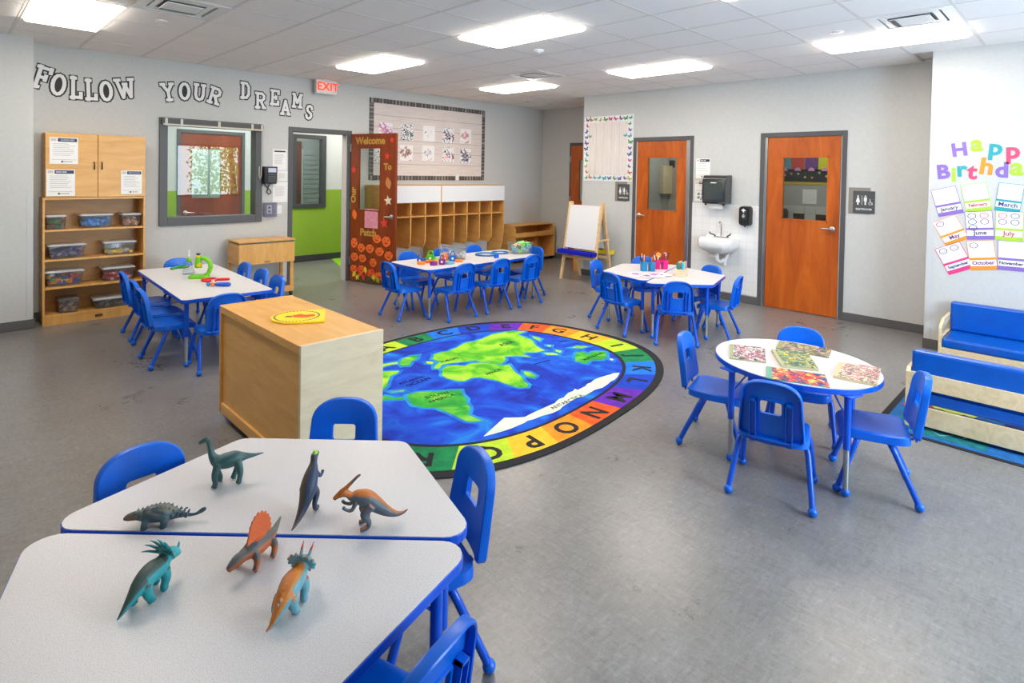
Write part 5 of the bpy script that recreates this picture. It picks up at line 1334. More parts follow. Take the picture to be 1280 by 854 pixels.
A = [2 * pi * i / N for i in range(N)]
mb = MB(); mb.prism([rug_pt(a, 1.0) for a in A], 0, .008); mb.build('bound_edge', M_RUGK, rug)
mb = MB(); mb.prism([rug_pt(a, .765) for a in A], .008, .0092); mb.build('sea', M_SEA, rug)
CELL = [((170, 205, 30), (196, 222, 44)), ((0, 110, 62), (10, 140, 80)), ((0, 98, 214), (20, 126, 236)), ((0, 50, 176), (10, 70, 200)), ((84, 24, 160), (110, 40, 190)), ((226, 70, 14), (246, 100, 30)), ((246, 130, 10), (252, 160, 30)), ((250, 176, 20), (252, 200, 50))]
CM = [carpet('rug_cell_%d' % i, a, b, 14) for i, (a, b) in enumerate(CELL)]
ANG = dict(zip('ABCDEFGHIJKLMNOPQR', (94.5, 80.1, 67.1, 54.2, 40.2, 26.4, 12.8, -5.8, -23.4, -38.1, -52.2, -63.7, -78.9, -92.7, -105.2, -116.6, -128, -143.4)))
for k, ch in enumerate('STUVWXYZ'): ANG[ch] = -143.4 - (k + 1) * 13.56
def geo(deg):                      # measured angle uses axes scaled by a and b, as rug_pt does
    return radians(deg)
LET = 'ABCDEFGHIJKLMNOPQRSTUVWXYZ'
seq = [ANG[c] for c in LET]
ext = [seq[-1] + 360] + seq + [seq[0] - 360]
COLI = {c: i % 8 for i, c in enumerate(LET)}; COLI['Z'] = 6; COLI['Y'] = 5; COLI['X'] = 4
for i, ch in enumerate(LET):
    a0 = (ext[i] + ext[i + 1]) / 2; a1 = (ext[i + 1] + ext[i + 2]) / 2; M_ = 7
    outer = [rug_pt(geo(a0 + (a1 - a0) * q / M_), .955) for q in range(M_ + 1)]; inner = [rug_pt(geo(a1 + (a0 - a1) * q / M_), .785) for q in range(M_ + 1)]
    mb = MB(); mb.prism(outer + inner, .008, .0095); cell = mb.build('letter_square', CM[COLI[ch]], rug)
    c = Vector(rug_pt(geo(seq[i]), .87)); n1 = Vector(rug_pt(geo(a0), .87)); n2 = Vector(rug_pt(geo(a1), .87)); tn = (n2 - n1)
    o = link('letter_' + ch.lower(), text_mesh(ch, .22, M_RUGK, .006, .0008), cell)
    o.location = (c.x, c.y, .0102); o.rotation_euler = (0, 0, atan2(tn.y, tn.x))
RINV = Matrix.Rotation(-RT, 3, 'Z')
def loc_px(px, py):
    p = fl(px, py) - Vector((RCX, RCY, 0)); p = RINV @ p
    return (p.x, p.y)
def z3(L): return [(465 + a / 6.4, 395 + b / 6.4) for a, b in L]
def z4(L): return [(630 + a / 6.095, 395 + b / 6.095) for a, b in L]
def z5(L): return [(465 + a / 5.447, 470 + b / 5.447) for a, b in L]
M_LAND = noisy('rug_land', [(.28, (20, 140, 40)), (.42, (90, 185, 30)), (.55, (150, 215, 40)), (.75, (200, 205, 80))], 3.6, 6, .95, dist=.8)
M_LANDG = noisy('rug_land_green', [(.28, (10, 120, 50)), (.5, (50, 170, 50)), (.75, (150, 215, 60))], 4, 6, .95, dist=.8)
M_SHOAL = noisy('rug_shoal', [(.3, (0, 96, 200)), (.7, (30, 160, 215))], 8, 5, .95)
M_ICE = noisy('rug_ice', [(.3, (196, 226, 196)), (.6, (226, 232, 216)), (.8, (236, 236, 230))], 6, 5, .95)
LANDS = [
 ('eurasia', z3([(500, 432), (520, 395), (545, 375), (480, 352), (490, 318), (560, 298), (620, 290), (680, 262), (740, 225), (830, 210), (900, 180), (960, 155), (1050, 140), (1130, 128), (1225, 130)]) + z4([(160, 130), (105, 150), (165, 170), (215, 195), (235, 225), (265, 250), (310, 270), (250, 285), (160, 285), (150, 300), (210, 325), (140, 315)]) + z3([(1130, 330), (1060, 335), (1070, 360), (1040, 390), (1000, 395), (940, 385), (870, 378), (830, 365), (780, 370), (720, 378), (640, 385), (560, 400), (540, 430)]), M_LAND),
 ('africa', z3([(555, 440), (600, 410), (680, 405), (740, 410), (800, 385), (880, 382), (960, 393), (1060, 402), (1095, 397), (1120, 430), (1150, 465), (1190, 490), (1215, 530), (1250, 560), (1240, 580), (1180, 585), (1120, 570), (1060, 550), (960, 520), (860, 500), (800, 505), (740, 530), (690, 530), (600, 510), (560, 485)]), M_LAND),
 ('madagascar', z4([(150, 430), (190, 435), (245, 465), (225, 480), (180, 470), (150, 445)]), M_LAND),
 ('greenland', z3([(215, 390), (260, 345), (320, 328), (372, 322), (360, 345), (310, 385), (290, 410), (240, 412)]), M_LANDG),
 ('north_america', z3([(-120, 480), (-60, 430), (45, 405), (120, 390), (200, 378), (212, 392), (150, 400), (70, 425), (45, 445), (100, 455), (220, 450), (205, 465), (150, 490), (130, 530), (120, 570), (85, 600), (60, 610), (0, 600), (-60, 560)]), M_LAND),
 ('central_america', z5([(-10, 160), (35, 165), (90, 145), (150, 158), (230, 155), (200, 170), (120, 170), (40, 180)]), M_LANDG),
 ('caribbean', z3([(140, 615), (250, 606), (260, 612), (160, 622)]), M_LAND),
 ('south_america', z5([(235, 140), (300, 120), (420, 115), (520, 108), (605, 105), (615, 135), (645, 165), (640, 190), (665, 215), (665, 240), (655, 275), (690, 290), (755, 315), (690, 322), (640, 318), (580, 290), (520, 260), (440, 228), (360, 225), (280, 210), (255, 180)]), M_LANDG),
 ('australia', z4([(545, 350), (540, 315), (560, 285), (600, 280), (640, 295), (700, 275), (770, 280), (785, 320), (750, 345), (690, 345), (650, 350), (630, 375), (590, 365)]), M_LANDG),
 ('new_guinea', z4([(510, 250), (560, 236), (640, 240), (590, 256)]), M_LAND), ('indonesia', z4([(300, 288), (400, 295), (412, 306), (330, 306)]), M_LAND), ('borneo', z4([(390, 263), (440, 275), (430, 288), (395, 280)]), M_LAND),
 ('japan', z4([(215, 160), (250, 168), (285, 182), (270, 196), (225, 178)]), M_LAND), ('philippines', z4([(325, 230), (360, 232), (355, 243), (330, 240)]), M_LAND), ('britain', z3([(430, 375), (460, 372), (495, 380), (480, 395), (440, 392)]), M_LAND), ('new_zealand', z4([(805, 333), (835, 338), (825, 348), (808, 343)]), M_ICE),
 ('antarctica', z4([(880, 442), (830, 447), (760, 470), (680, 500), (620, 545), (560, 575), (540, 565), (470, 615), (400, 660), (330, 700), (230, 745)]) + z5([(1040, 290), (900, 295), (850, 340), (800, 385), (760, 422), (840, 402), (1000, 345), (1100, 305), (1280, 238)]) + z4([(500, 668), (650, 597), (790, 530), (865, 472)]), M_ICE)]
random.seed(2)
for k, (nm, px, m) in enumerate(LANDS):
    P = [Vector(loc_px(*q)) for q in px]
    Q = []
    for i in range(len(P)):           # roughen the coast a little
        a, b = P[i], P[(i + 1) % len(P)]; Q.append(a)
        if (b - a).length > .12:
            n = Vector((-(b - a).y, (b - a).x)).normalized()
            for f in (.33, .66): Q.append(a.lerp(b, f) + n * random.uniform(-.012, .012))
    Q = [tuple(q) for q in Q]
    ar = sum(Q[i][0] * Q[(i + 1) % len(Q)][1] - Q[(i + 1) % len(Q)][0] * Q[i][1] for i in range(len(Q)))
    if nm != 'antarctica':
        mb = MB(); mb.prism(inset(Q, -.028), .0092, .0099 + .00003 * k); mb.build('shoal_' + nm, M_SHOAL, rug)
    mb = MB(); mb.prism(Q, .0092, .0104 + .00003 * k); mb.build('land_' + nm, m, rug)
NAMES = [('EUROPE', z3([(525, 388), (715, 338)])), ('ASIA', z3([(1030, 245), (1125, 215)])), ('AFRICA', z3([(885, 490), (1055, 428)])), ('SOUTH', z5([(345, 165), (540, 118)])), ('AMERICA', z5([(355, 200), (590, 128)])), ('ANTARCTICA', z4([(325, 735), (630, 600)])), ('AUSTRALIA', z4([(575, 360), (775, 278)])),
         ('ATLANTIC', z3([(180, 570), (460, 480)])), ('OCEAN', z3([(260, 580), (480, 500)])), ('INDIAN OCEAN', z4([(210, 385), (370, 340)])), ('PACIFIC', z4([(400, 215), (510, 190)]))]
M_RUGD = plain('rug_ink_blue', (0, 20, 96), .95)
for s, (a, b) in NAMES:
    A_, B_ = Vector(loc_px(*a)), Vector(loc_px(*b)); L = (B_ - A_).length
    sz = 1.25 * L / len(s) if s != 'ASIA' else .1
    m = M_RUGD if s in ('ATLANTIC', 'OCEAN', 'INDIAN OCEAN', 'PACIFIC') else M_RUGK
    o = link('map_name', text_mesh(s, min(sz, .13), m, .0, .0006), rug); c = (A_ + B_) / 2; o.location = (c.x, c.y, .0118); o.rotation_euler = (0, 0, atan2((B_ - A_).y, (B_ - A_).x))

# ------------------------------------------------------------------ toy dinosaurs
M_DINO = vcol('dino_paint', .42)
def lofted(mb, pts, seg=14):
    """smooth tube through (x,y,z,r) or (x,y,z,rw,rh)"""
    P = []
    n = len(pts)
    def g(i): return pts[max(0, min(n - 1, i))]
    for i in range(n - 1):
        p0, p1, p2, p3 = g(i - 1), g(i), g(i + 1), g(i + 2)
        for s in range(4):
            t = s / 4
            P.append([.5 * ((2 * b) + (-a + c) * t + (2 * a - 5 * b + 4 * c - d) * t * t + (-a + 3 * b - 3 * c + d) * t ** 3) for a, b, c, d in zip(p0, p1, p2, p3)])
    P.append(list(pts[-1]))
    mb.tube([q[:3] for q in P], [max(q[3], .0012) if len(q) == 4 else (max(q[3], .0012), max(q[4], .0012)) for q in P], seg)
def dino(label, px, py, head_deg, spine, legs, paint, extras=None, voxel=.0026, scale=1.0, eye=None, fat=1.12):
    p = fl(px, py, TZ)
    spine = [q[:3] + tuple(r * fat for r in q[3:]) for q in spine]; legs = [[q[:3] + tuple(r * fat for r in q[3:]) for q in L] for L in legs]
    mb = MB(); lofted(mb, spine, 16)
    for L in legs: lofted(mb, L, 10)
    if extras: extras(mb)
    me = mb.mesh('toy_dinosaur', M_DINO)
    o = bpy.data.objects.new('toy_dinosaur', me); COL.objects.link(o)
    r = o.modifiers.new('r', 'REMESH'); r.mode = 'VOXEL'; r.voxel_size = voxel
    s = o.modifiers.new('s', 'SMOOTH'); s.factor = .5; s.iterations = 2
    dg = bpy.context.evaluated_depsgraph_get(); dg.update()
    me2 = bpy.data.meshes.new_from_object(o.evaluated_get(dg))
    o.modifiers.clear(); o.data = me2; bpy.data.meshes.remove(me)
    me2.materials.clear(); me2.materials.append(M_DINO)
    me2.polygons.foreach_set('use_smooth', [True] * len(me2.polygons))
    ca = me2.color_attributes.new('Col', 'FLOAT_COLOR', 'POINT')
    random.seed(label)
    for i, v in enumerate(me2.vertices):
        c = lin(paint(v.co, v.normal)); ca.data[i].color = (*c, 1)
    zmin = min(v.co.z for v in me2.vertices)
    o.scale = (scale,) * 3
    o.location = (p.x, p.y, TZ - zmin * scale + .0002); o.rotation_euler = (0, 0, radians(head_deg))
    tag(o, label, 'toy dinosaur', 'dinosaurs on the tables')
    if eye:
        for s_ in (-1, 1):
            mb = MB(); mb.ball((eye[0], eye[1] + s_ * eye[3], eye[2]), .0022, 8, 6); mb.build('eye', M_BLACK, o, smooth=60)
    return o
def mix(a, b, t): t = max(0, min(1, t)); return tuple(x + (y - x) * t for x, y in zip(a, b))
def nz3(p, s): return .5 + .5 * sin(p.x * s + 1.3 * sin(p.y * s * 1.7) + 2.1 * sin(p.z * s * 1.3))
def legs4(fx, hx, w, top, r, rf=None, fwd=0):
    out = []
    for x, k in ((fx, 1), (hx, -1)):
        for s in (-1, 1):
            sh = fwd * s * k
            out.append([(x, s * w * .7, top, r * 1.25), (x + .006 * k + sh * .5, s * w, top * .55, r), (x + sh, s * w * 1.05, top * .22, r * .8), (x + sh + .004, s * w * 1.05, .004, r * .95)])
    return out
# long-necked
dino('dark teal long-necked toy dinosaur', 283, 604, 162,
     [(-.125, 0, .088, .002), (-.09, 0, .086, .006), (-.058, 0, .088, .013), (-.03, 0, .088, .023, .026), (0, 0, .084, .025, .028), (.028, 0, .088, .021, .025), (.045, 0, .108, .013), (.053, 0, .135, .0085), (.058, 0, .160, .0075), (.064, 0, .173, .009), (.078, 0, .170, .0075), (.09, 0, .164, .0045)],
     legs4(.028, -.035, .021, .085, .0105, fwd=.008), lambda p, n: mix((44, 82, 84), (84, 112, 106), nz3(p, 90) * .6 if n.z > .2 else .15) if p.z < .15 else (52, 78, 72), scale=0.98, eye=(.072, 0, .176, .008))
# spiky armoured
def anky_x(mb):
    for k in range(13):
        x = .075 - k * .014; h = .070 - abs(x) * .22 if x > -.05 else .052 - (-.05 - x) * .35
        for s in (-1, 1): mb.tube([(x, s * .011, h - .014), (x - .004, s * .013, h - .002), (x - .008, s * .014, h + .009)], [.0055, .004, .001], 8)
    for k in range(9):
        x = .05 - k * .017
        for s in (-1, 1): mb.tube([(x, s * .022, .038), (x - .002, s * .034, .036)], [.005, .001], 6)
dino('dark grey-green armoured toy dinosaur with spikes along its back', 198, 655, 147,
     [(-.155, -.008, .040, .005, .004), (-.142, -.006, .034, .0075, .006), (-.12, 0, .026, .0045), (-.085, 0, .028, .008), (-.05, 0, .036, .018, .017), (-.015, 0, .042, .031, .025), (.025, 0, .042, .029, .024), (.055, 0, .040, .018, .016), (.078, 0, .040, .014, .012), (.098, 0, .036, .011, .009), (.112, 0, .031, .005)],
     [[(.03, -.02, .04, .012), (.045, -.03, .025, .010), (.060, -.033, .012, .009), (.062, -.033, .004, .009)], [(.03, .02, .04, .012), (.035, .03, .02, .010), (.036, .031, .004, .010)]] + [[(-.03, s * .02, .036, .014), (-.028, s * .03, .02, .011), (-.026, s * .031, .004, .011)] for s in (-1, 1)],
     lambda p, n: mix((58, 78, 84), (112, 112, 96), 1.2 * nz3(p, 120) - .2) if p.z > .05 else mix((50, 72, 82), (70, 92, 100), nz3(p, 80)) if p.x < .06 else (110, 96, 72), anky_x, scale=0.88, eye=(.092, 0, .043, .0085))
# standing, seen from behind, lime crest
dino('dark blue standing toy dinosaur with a lime head tuft', 386, 640, 44,
     [(-.118, .012, .004, .0018), (-.095, .008, .012, .006), (-.065, .003, .030, .011), (-.035, 0, .055, .017), (-.008, 0, .085, .023, .021), (.016, 0, .112, .021), (.034, 0, .134, .015), (.042, 0, .152, .010), (.047, 0, .168, .0105), (.060, 0, .172, .0095), (.078, 0, .168, .006)],
     [[(-.004, s * .016, .080, .014), (.014, s * .020, .055, .011), (-.004, s * .021, .026, .007), (.004, s * .022, .008, .007), (.024, s * .023, .004, .0065)] for s in (-1, 1)] + [[(.03, s * .014, .122, .007), (.040, s * .024, .104, .0055), (.056, s * .026, .106, .0045), (.062, s * .026, .114, .005)] for s in (-1, 1)],
     lambda p, n: (150, 200, 40) if p.z > .178 and p.x > .04 else mix((44, 62, 92), (92, 72, 60), (p.y + .006) * 60 + .4 * nz3(p, 100)) , lambda mb: [mb.tube([(.05, 0, .176), (.048 + .006 * k, .003 * k, .192)], [.004, .001], 6) for k in (-2, -1, 0, 1, 2)], scale=0.95, fat=1.2, eye=(.062, 0, .176, .0085))
# crested, tan back
def para_x(mb): lofted(mb, [(.082, 0, .128, .008), (.064, 0, .140, .007), (.044, 0, .158, .0055), (.028, 0, .172, .0048), (.020, 0, .174, .0035)], 10)
dino('slate toy dinosaur with an orange back and long head crest', 458, 659, 155,
     [(-.135, 0, .034, .002), (-.118, 0, .024, .0045), (-.092, 0, .026, .009), (-.062, 0, .042, .015), (-.03, 0, .068, .021), (0, 0, .092, .024, .025), (.028, 0, .104, .019, .02), (.048, 0, .108, .012), (.060, 0, .118, .0095), (.074, 0, .124, .011), (.09, 0, .118, .008), (.104, 0, .108, .0048)],
     [[(-.012, s * .017, .078, .016), (.010, s * .021, .052, .012), (-.006, s * .022, .026, .0075), (.000, s * .022, .010, .007), (.022, s * .023, .0045, .0065)] for s in (-1, 1)] + [[(.036, s * .014, .094, .007), (.048, s * .020, .074, .0055), (.066, s * .02, .078, .0045), (.076, s * .02, .088, .0055)] for s in (-1, 1)],
     lambda p, n: mix((84, 92, 102), (196, 110, 44), (n.z - .42) * 5) if p.x < .05 else ((190, 104, 36) if p.z > .112 and n.z > -.4 else (84, 88, 96)), para_x, scale=0.97, fat=1.16, eye=(.086, 0, .125, .009))
# turquoise horned with long frill spikes
def styra_x(mb):
    for s in (-1, 1):
        for k in range(4):
            a = radians(18 + 24 * k)
            b = Vector((.054, s * .030 * cos(a) * .9, .090 + .028 * sin(a)))
            mb.tube([b, b + Vector((-.022, s * .022 * cos(a), .026 * sin(a) + .006)), b + Vector((-.040, s * .040 * cos(a), .046 * sin(a) + .006))], [.006, .004, .0012], 8)
    mb.lathe([(.001, -.004), (.034, -.003), (.034, .003), (.001, .005)], (0, 0, 0), 18, Matrix.Translation((.058, 0, .094)) @ Matrix.Rotation(radians(62), 4, 'Y'))
    mb.tube([(.108, 0, .074), (.116, 0, .090), (.118, 0, .102)], [.007, .004, .001], 8)
dino('turquoise toy dinosaur with a dark back and long frill spikes', 191, 743, 36,
     [(-.125, .014, .004, .002), (-.105, .010, .020, .007), (-.08, .004, .044, .014), (-.048, 0, .066, .023, .024), (-.008, 0, .074, .027, .028), (.028, 0, .072, .024, .025), (.056, 0, .082, .018), (.078, 0, .082, .0175), (.100, 0, .070, .013), (.118, 0, .058, .0065)],
     legs4(.03, -.045, .023, .06, .0125, fwd=.01), lambda p, n: mix((36, 150, 158), (66, 84, 78), (n.z - (.45 if p.x > -.05 else .1)) * 5) if p.x < .045 else ((58, 120, 110) if p.z > .105 else (44, 160, 168)), styra_x, scale=0.81, fat=1.22, eye=(.092, 0, .084, .0145))
# sail back
def sail_x(mb):
    rim = [(-.048, .058), (-.058, .085), (-.054, .108), (-.046, .124), (-.035, .138), (-.020, .147), (-.004, .150), (.010, .145), (.021, .134), (.029, .120), (.034, .104), (.038, .084), (.044, .056)]
    poly = []
    for i, (x, z) in enumerate(rim):
        poly.append((x, z))
        if 0 < i < len(rim) - 2:
            m = ((x + rim[i + 1][0]) / 2 * .94, (z + rim[i + 1][1]) / 2 * .965); poly.append(m)
    T = Matrix(((1, 0, 0, 0), (0, 0, 1, -.003), (0, 1, 0, 0), (0, 0, 0, 1)))
    mb.prism([(x, z) for x, z in poly] + [(.03, .045), (-.03, .045)], 0, .0062, T)
dino('orange sail-backed toy dinosaur astride the table seam', 321, 702, 203,
     [(-.130, -.030, .060, .002), (-.108, -.022, .052, .006), (-.085, -.014, .046, .010), (-.052, -.004, .046, .018), (-.015, 0, .048, .025, .023), (.02, 0, .048, .024, .022), (.048, 0, .047, .016, .015), (.07, 0, .047, .0155, .0145), (.092, 0, .043, .012, .011), (.108, 0, .038, .007)],
     [[(x, s * .018, .042, .012), (x + .004, s * .032, .030, .0095), (x + .010, s * .034, .012, .008), (x + .018, s * .036, .004, .0085)] for x in (.025, -.045) for s in (-1, 1)],
     lambda p, n: (206, 92, 40) if p.z > .072 and abs(p.x) < .06 else (mix((176, 92, 50), (84, 84, 84), (n.z - .2) * 3) if p.x > -.075 else (96, 92, 86)), sail_x, voxel=.0022, scale=0.93, eye=(.09, 0, .050, .0105))
# blue three-horned with tan back
def tri_x(mb):
    mb.lathe([(.001, -.003), (.036, -.004), (.041, 0), (.036, .004), (.001, .006)], (0, 0, 0), 24, Matrix.Translation((.058, 0, .092)) @ Matrix.Rotation(radians(62), 4, 'Y'))
    for k in range(13):
        a = 2 * pi * k / 13; c = Matrix.Translation((.058, 0, .092)) @ Matrix.Rotation(radians(62), 4, 'Y') @ Vector((.042 * cos(a), .042 * sin(a), 0)); mb.ball(c, .006, 8, 6)
    for s in (-1, 1): mb.tube([(.078, s * .012, .094), (.094, s * .016, .114), (.112, s * .017, .130)], [.0065, .0045, .001], 8)
    mb.tube([(.110, 0, .066), (.120, 0, .080)], [.006, .001], 8)
    for k in range(11): mb.ball((.035 - k * .013, 0, .099 - abs(.0 - (.035 - k * .013)) * .16 - max(0, k - 5) * .003), .0055, 8, 6)
dino('blue three-horned toy dinosaur with a tan studded back', 366, 757, 40,
     [(-.125, .020, .012, .002), (-.105, .012, .018, .0075), (-.08, .004, .042, .015), (-.048, 0, .064, .024, .025), (-.008, 0, .071, .028, .028), (.028, 0, .070, .024, .025), (.056, 0, .080, .018), (.078, 0, .080, .0175), (.100, 0, .068, .013), (.120, 0, .056, .0065)],
     legs4(.03, -.045, .024, .058, .0128, fwd=.010), lambda p, n: ((196, 70, 40) if p.z > .112 and p.x > .084 else (96, 150, 164)) if p.x > .052 else mix((104, 158, 172), (206, 120, 44), (n.z - (.55 if p.x > -.05 else .1)) * 5), tri_x, scale=0.84, fat=1.2, eye=(.092, 0, .084, .0145))
# ------------------------------------------------------------------ things on the science table
random.seed(21)
M_TG = plain('toy_green', (110, 196, 16), .35); M_TGD = plain('toy_green_dark', (20, 140, 60), .35); M_TR = plain('toy_red', (214, 22, 26), .35); M_TB = plain('toy_blue', (20, 80, 205), .35); M_TY = plain('toy_yellow', (250, 206, 20), .35); M_TO = plain('toy_orange', (246, 130, 24), .35); M_TN = plain('toy_navy', (28, 36, 90), .35); M_TP = plain('toy_purple', (130, 30, 140), .35); M_TT = plain('toy_teal', (20, 110, 170), .35)
p = fl(249, 347.5, TZ)
t = thing('toy_microscope', 'lime green toy microscope on the science table', 'toy microscope', (p.x, p.y, TZ), radians(-38))
mb = MB(); mb.loft([[(x, y, z) for x, y in rrect(.19, .13, .045, 5)] for z in (0, .022)] + [[(x * .9, y * .9, .032) for x, y in rrect(.19, .13, .045, 5)]]); mb.build('base', M_TG, t, smooth=45)
mb = MB(); mb.tube([(.06, 0, .02), (.095, 0, .06), (.11, 0, .11), (.10, 0, .16), (.07, 0, .195), (.03, 0, .205)], [(.03, .02)] * 6, 12); mb.build('arm', M_TG, t, smooth=50)
mb = MB(); mb.lathe([(.034, .105), (.036, .11), (.028, .2), (.024, .215)], (-.01, 0, 0), 16); mb.build('tube', M_TG, t, smooth=45)
mb = MB(); mb.lathe([(.02, .213), (.022, .225), (.012, .232)], (-.01, 0, 0), 14); mb.build('collar', M_TY, t, smooth=45)
mb = MB(); mb.lathe([(.01, .23), (.024, .25), (.022, .252)], (-.01, 0, 0), 14); mb.build('eyepiece', M_TN, t, smooth=45)
mb = MB(); mb.cyl((.015, -.025, .14), (.015, -.05, .14), .02, None, 14); mb.build('focus_knob', M_TY, t, smooth=45)
p = fl(236, 342.5, TZ)
t = thing('toy_flask', 'clear toy flask with a lime stopper beside the microscope', 'flask', (p.x, p.y, TZ))
mb = MB(); mb.lathe([(.06, 0), (.06, .004), (.058, .03), (.022, .11), (.02, .135)], (0, 0, 0), 18); mb.build('glass_body', M_CLEAR, t, smooth=45)
mb = MB(); mb.ball((0, 0, .15), .026, 14, 8); mb.build('stopper', M_TG, t, smooth=60)
mb = MB(); mb.lathe([(.012, .172), (.014, .2), (.009, .205), (.012, .235), (.006, .25)], (0, 0, 0), 12); mb.build('clear_bulb', M_LIDC, t, smooth=45)
def magnifier(px, py, m, label, deg, r=.06):
    p = fl(px, py, TZ); t = thing('toy_magnifier', label, 'magnifier', (p.x, p.y, TZ), radians(deg), 'magnifiers on the science table')
    ring = []; n = 24
    mb = MB()
    mb.loft([[((r + .012 * cos(b)) * cos(a), (r + .012 * cos(b)) * sin(a), .013 + .012 * sin(b)) for b in [2 * pi * k / 8 for k in range(8)]] for a in [2 * pi * k / n for k in range(n + 1)]], False, False); mb.build('rim', m, t, smooth=60)
    mb = MB(); mb.lathe([(.001, .011), (r, .011), (r, .014), (.001, .017)], (0, 0, 0), 20); mb.build('lens', M_GLASS, t, smooth=45)
    mb = MB(); mb.tube([(r, 0, .013), (r + .03, 0, .013), (r + .1, 0, .013), (r + .12, 0, .013)], [.009, .014, .014, .006], 10); mb.build('grip', m, t, smooth=50)
    return t
magnifier(262, 351.3, M_TR, 'red toy magnifier on the science table', -28, .065)
magnifier(229, 334.5, M_TGD, 'dark green toy magnifier behind the flask', -150, .055)
p = fl(272, 358, TZ); t = thing('toy_viewer', 'blue toy viewer with orange and teal tip', 'toy', (p.x, p.y, TZ), radians(-42))
mb = MB(); mb.tube([(-.02, 0, .02), (.03, 0, .02), (.1, 0, .02), (.12, 0, .02)], [.016, .02, .02, .012], 12); mb.build('handle', M_TB, t, smooth=50)
mb = MB(); mb.ball((-.045, 0, .021), .021, 12, 8); mb.build('orange_tip', M_TO, t, smooth=60)
mb = MB(); mb.ball((-.085, 0, .021), .02, 12, 8); mb.build('teal_tip', plain('toy_cyan', (20, 130, 205), .35), t, smooth=60)
mb = MB(); mb.box(-.055, -.035, -.01, .01, .038, .06); mb.build('clear_tab', M_LIDC, t)

# ------------------------------------------------------------------ things on the block table
def padlock(px, py, m, label, s=1.0):
    p = fl(px, py, TZ); t = thing('toy_padlock', label, 'toy padlock', (p.x, p.y, TZ), radians(-45), 'toy padlocks on the block table')
    mb = MB(); mb.box(-.045 * s, .045 * s, -.028 * s, .028 * s, 0, .085 * s); mb.build('lock_body', m, t, bevel=.01)
    mb = MB(); mb.tube([(-.028 * s, 0, .08 * s), (-.028 * s, 0, .11 * s), (-.015 * s, 0, .132 * s), (.015 * s, 0, .132 * s), (.028 * s, 0, .11 * s), (.028 * s, 0, .08 * s)], .008 * s, 8); mb.build('shackle', m, t, smooth=50)
    mb = MB(); mb.lathe([(.001, 0), (.016 * s, 0), (.016 * s, .003), (.001, .003)], (0, 0, 0), 12, Matrix.Translation((0, -.029 * s, .045 * s)) @ Matrix.Rotation(radians(90), 4, 'X')); mb.build('key_dial', M_WHITE, t)
M_LIME = plain('toy_lock_green', (50, 190, 30), .35)
padlock(538, 327, M_LIME, 'green toy padlock on the block table'); padlock(552.5, 331, M_TP, 'purple toy padlock on the block table', .85); padlock(566, 327, plain('toy_lock_blue', (10, 100, 190), .35), 'blue toy padlock among the blocks', .95)
padlock(525, 329, plain('toy_lock_navy', (10, 84, 170), .35), 'dark blue toy padlock at the end of the block table', .8); padlock(556, 326, M_TO, 'orange toy padlock before the clear bin', .8)
def puck(px, py, m, label, r=.05, h=.03, nm='toy_block'):
    p = fl(px, py, TZ); mb = MB(); mb.lathe([(.001, 0), (r, 0), (r * 1.04, h * .3), (r, h), (r * .5, h), (r * .46, h * .8), (.001, h * .8)], (0, 0, 0), 16); o = mb.build(nm, m, smooth=40); o.location = (p.x, p.y, TZ); tag(o, label, 'toy block', 'toy blocks on the block table'); return o
puck(526.5, 330.5, M_TO, 'orange round toy block nearest the table end'); puck(536.5, 328.5, M_TO, 'orange round toy block behind the purple block'); puck(573.5, 327.5, M_TO, 'orange round toy block right of the blue padlock'); puck(547, 328, plain('toy_amber', (246, 186, 30), .35), 'amber round toy block left of the purple padlock')
puck(542, 331.5, M_TP, 'flat purple round toy block', .045, .045); puck(546.5, 325.8, plain('toy_pale_green', (130, 206, 90), .35), 'pale green round toy block before the clear bin'); puck(541.5, 325.5, M_TGD, 'dark green round toy block beside the green padlock', .035, .035); puck(529, 326, M_TT, 'teal round toy block at the table end', .045, .03); puck(562, 330, plain('toy_sky', (120, 180, 206), .35), 'pale blue round toy block below the blue padlock', .06, .025)
p = fl(566, 323.5, TZ)
bin_((p.x, p.y, TZ + .001), .36, .26, .155, 'open clear bin of pastel toys on the block table', [(226, 150, 170), (240, 190, 150), (150, 200, 220), (180, 150, 200), (200, 210, 180)], .5, rotz=radians(-40), group=None, open_=True, name='toy_bin')
def hoop(px, py, r, label):
    p = fl(px, py, TZ); n = 28; mb = MB()
    mb.loft([[((r + .011 * cos(b)) * cos(a), (r + .011 * cos(b)) * sin(a), .011 + .011 * sin(b)) for b in [2 * pi * k / 8 for k in range(8)]] for a in [2 * pi * k / n for k in range(n + 1)]], False, False)
    t = thing('toy_dish', label, 'toy dish', (p.x, p.y, TZ), 0, 'blue rimmed dishes on the block table'); mb.build('rim', M_TT, t, smooth=60)
    mb = MB(); mb.lathe([(.001, .003), (r, .003), (r, .007), (.001, .007)], (0, 0, 0), 24); mb.build('plate', plain('dish_blue', (120, 160, 206), .3), t)
    mb = MB()
    for k in range(5): mb.box(-.06 + k * .025, -.045 + k * .025, -.05 + .02 * (k % 3), .01 + .02 * (k % 3), .007, .015)
    mb.build('pieces', [M_WHITE, M_TR][0], t)
hoop(607, 319, .135, 'blue rimmed toy dish nearer the pastel bin'); hoop(625, 316.6, .11, 'blue rimmed toy dish nearer the book bin')
p = fl(620.5, 322.5, TZ); mb = MB(); mb.box(-.03, .03, -.02, .02, 0, .05); o = mb.build('blue_block', M_TB, bevel=.006); o.location = (p.x, p.y, TZ); tag(o, 'small blue block in front of the rimmed dishes', 'toy block')
p = fl(650, 316.5, TZ)
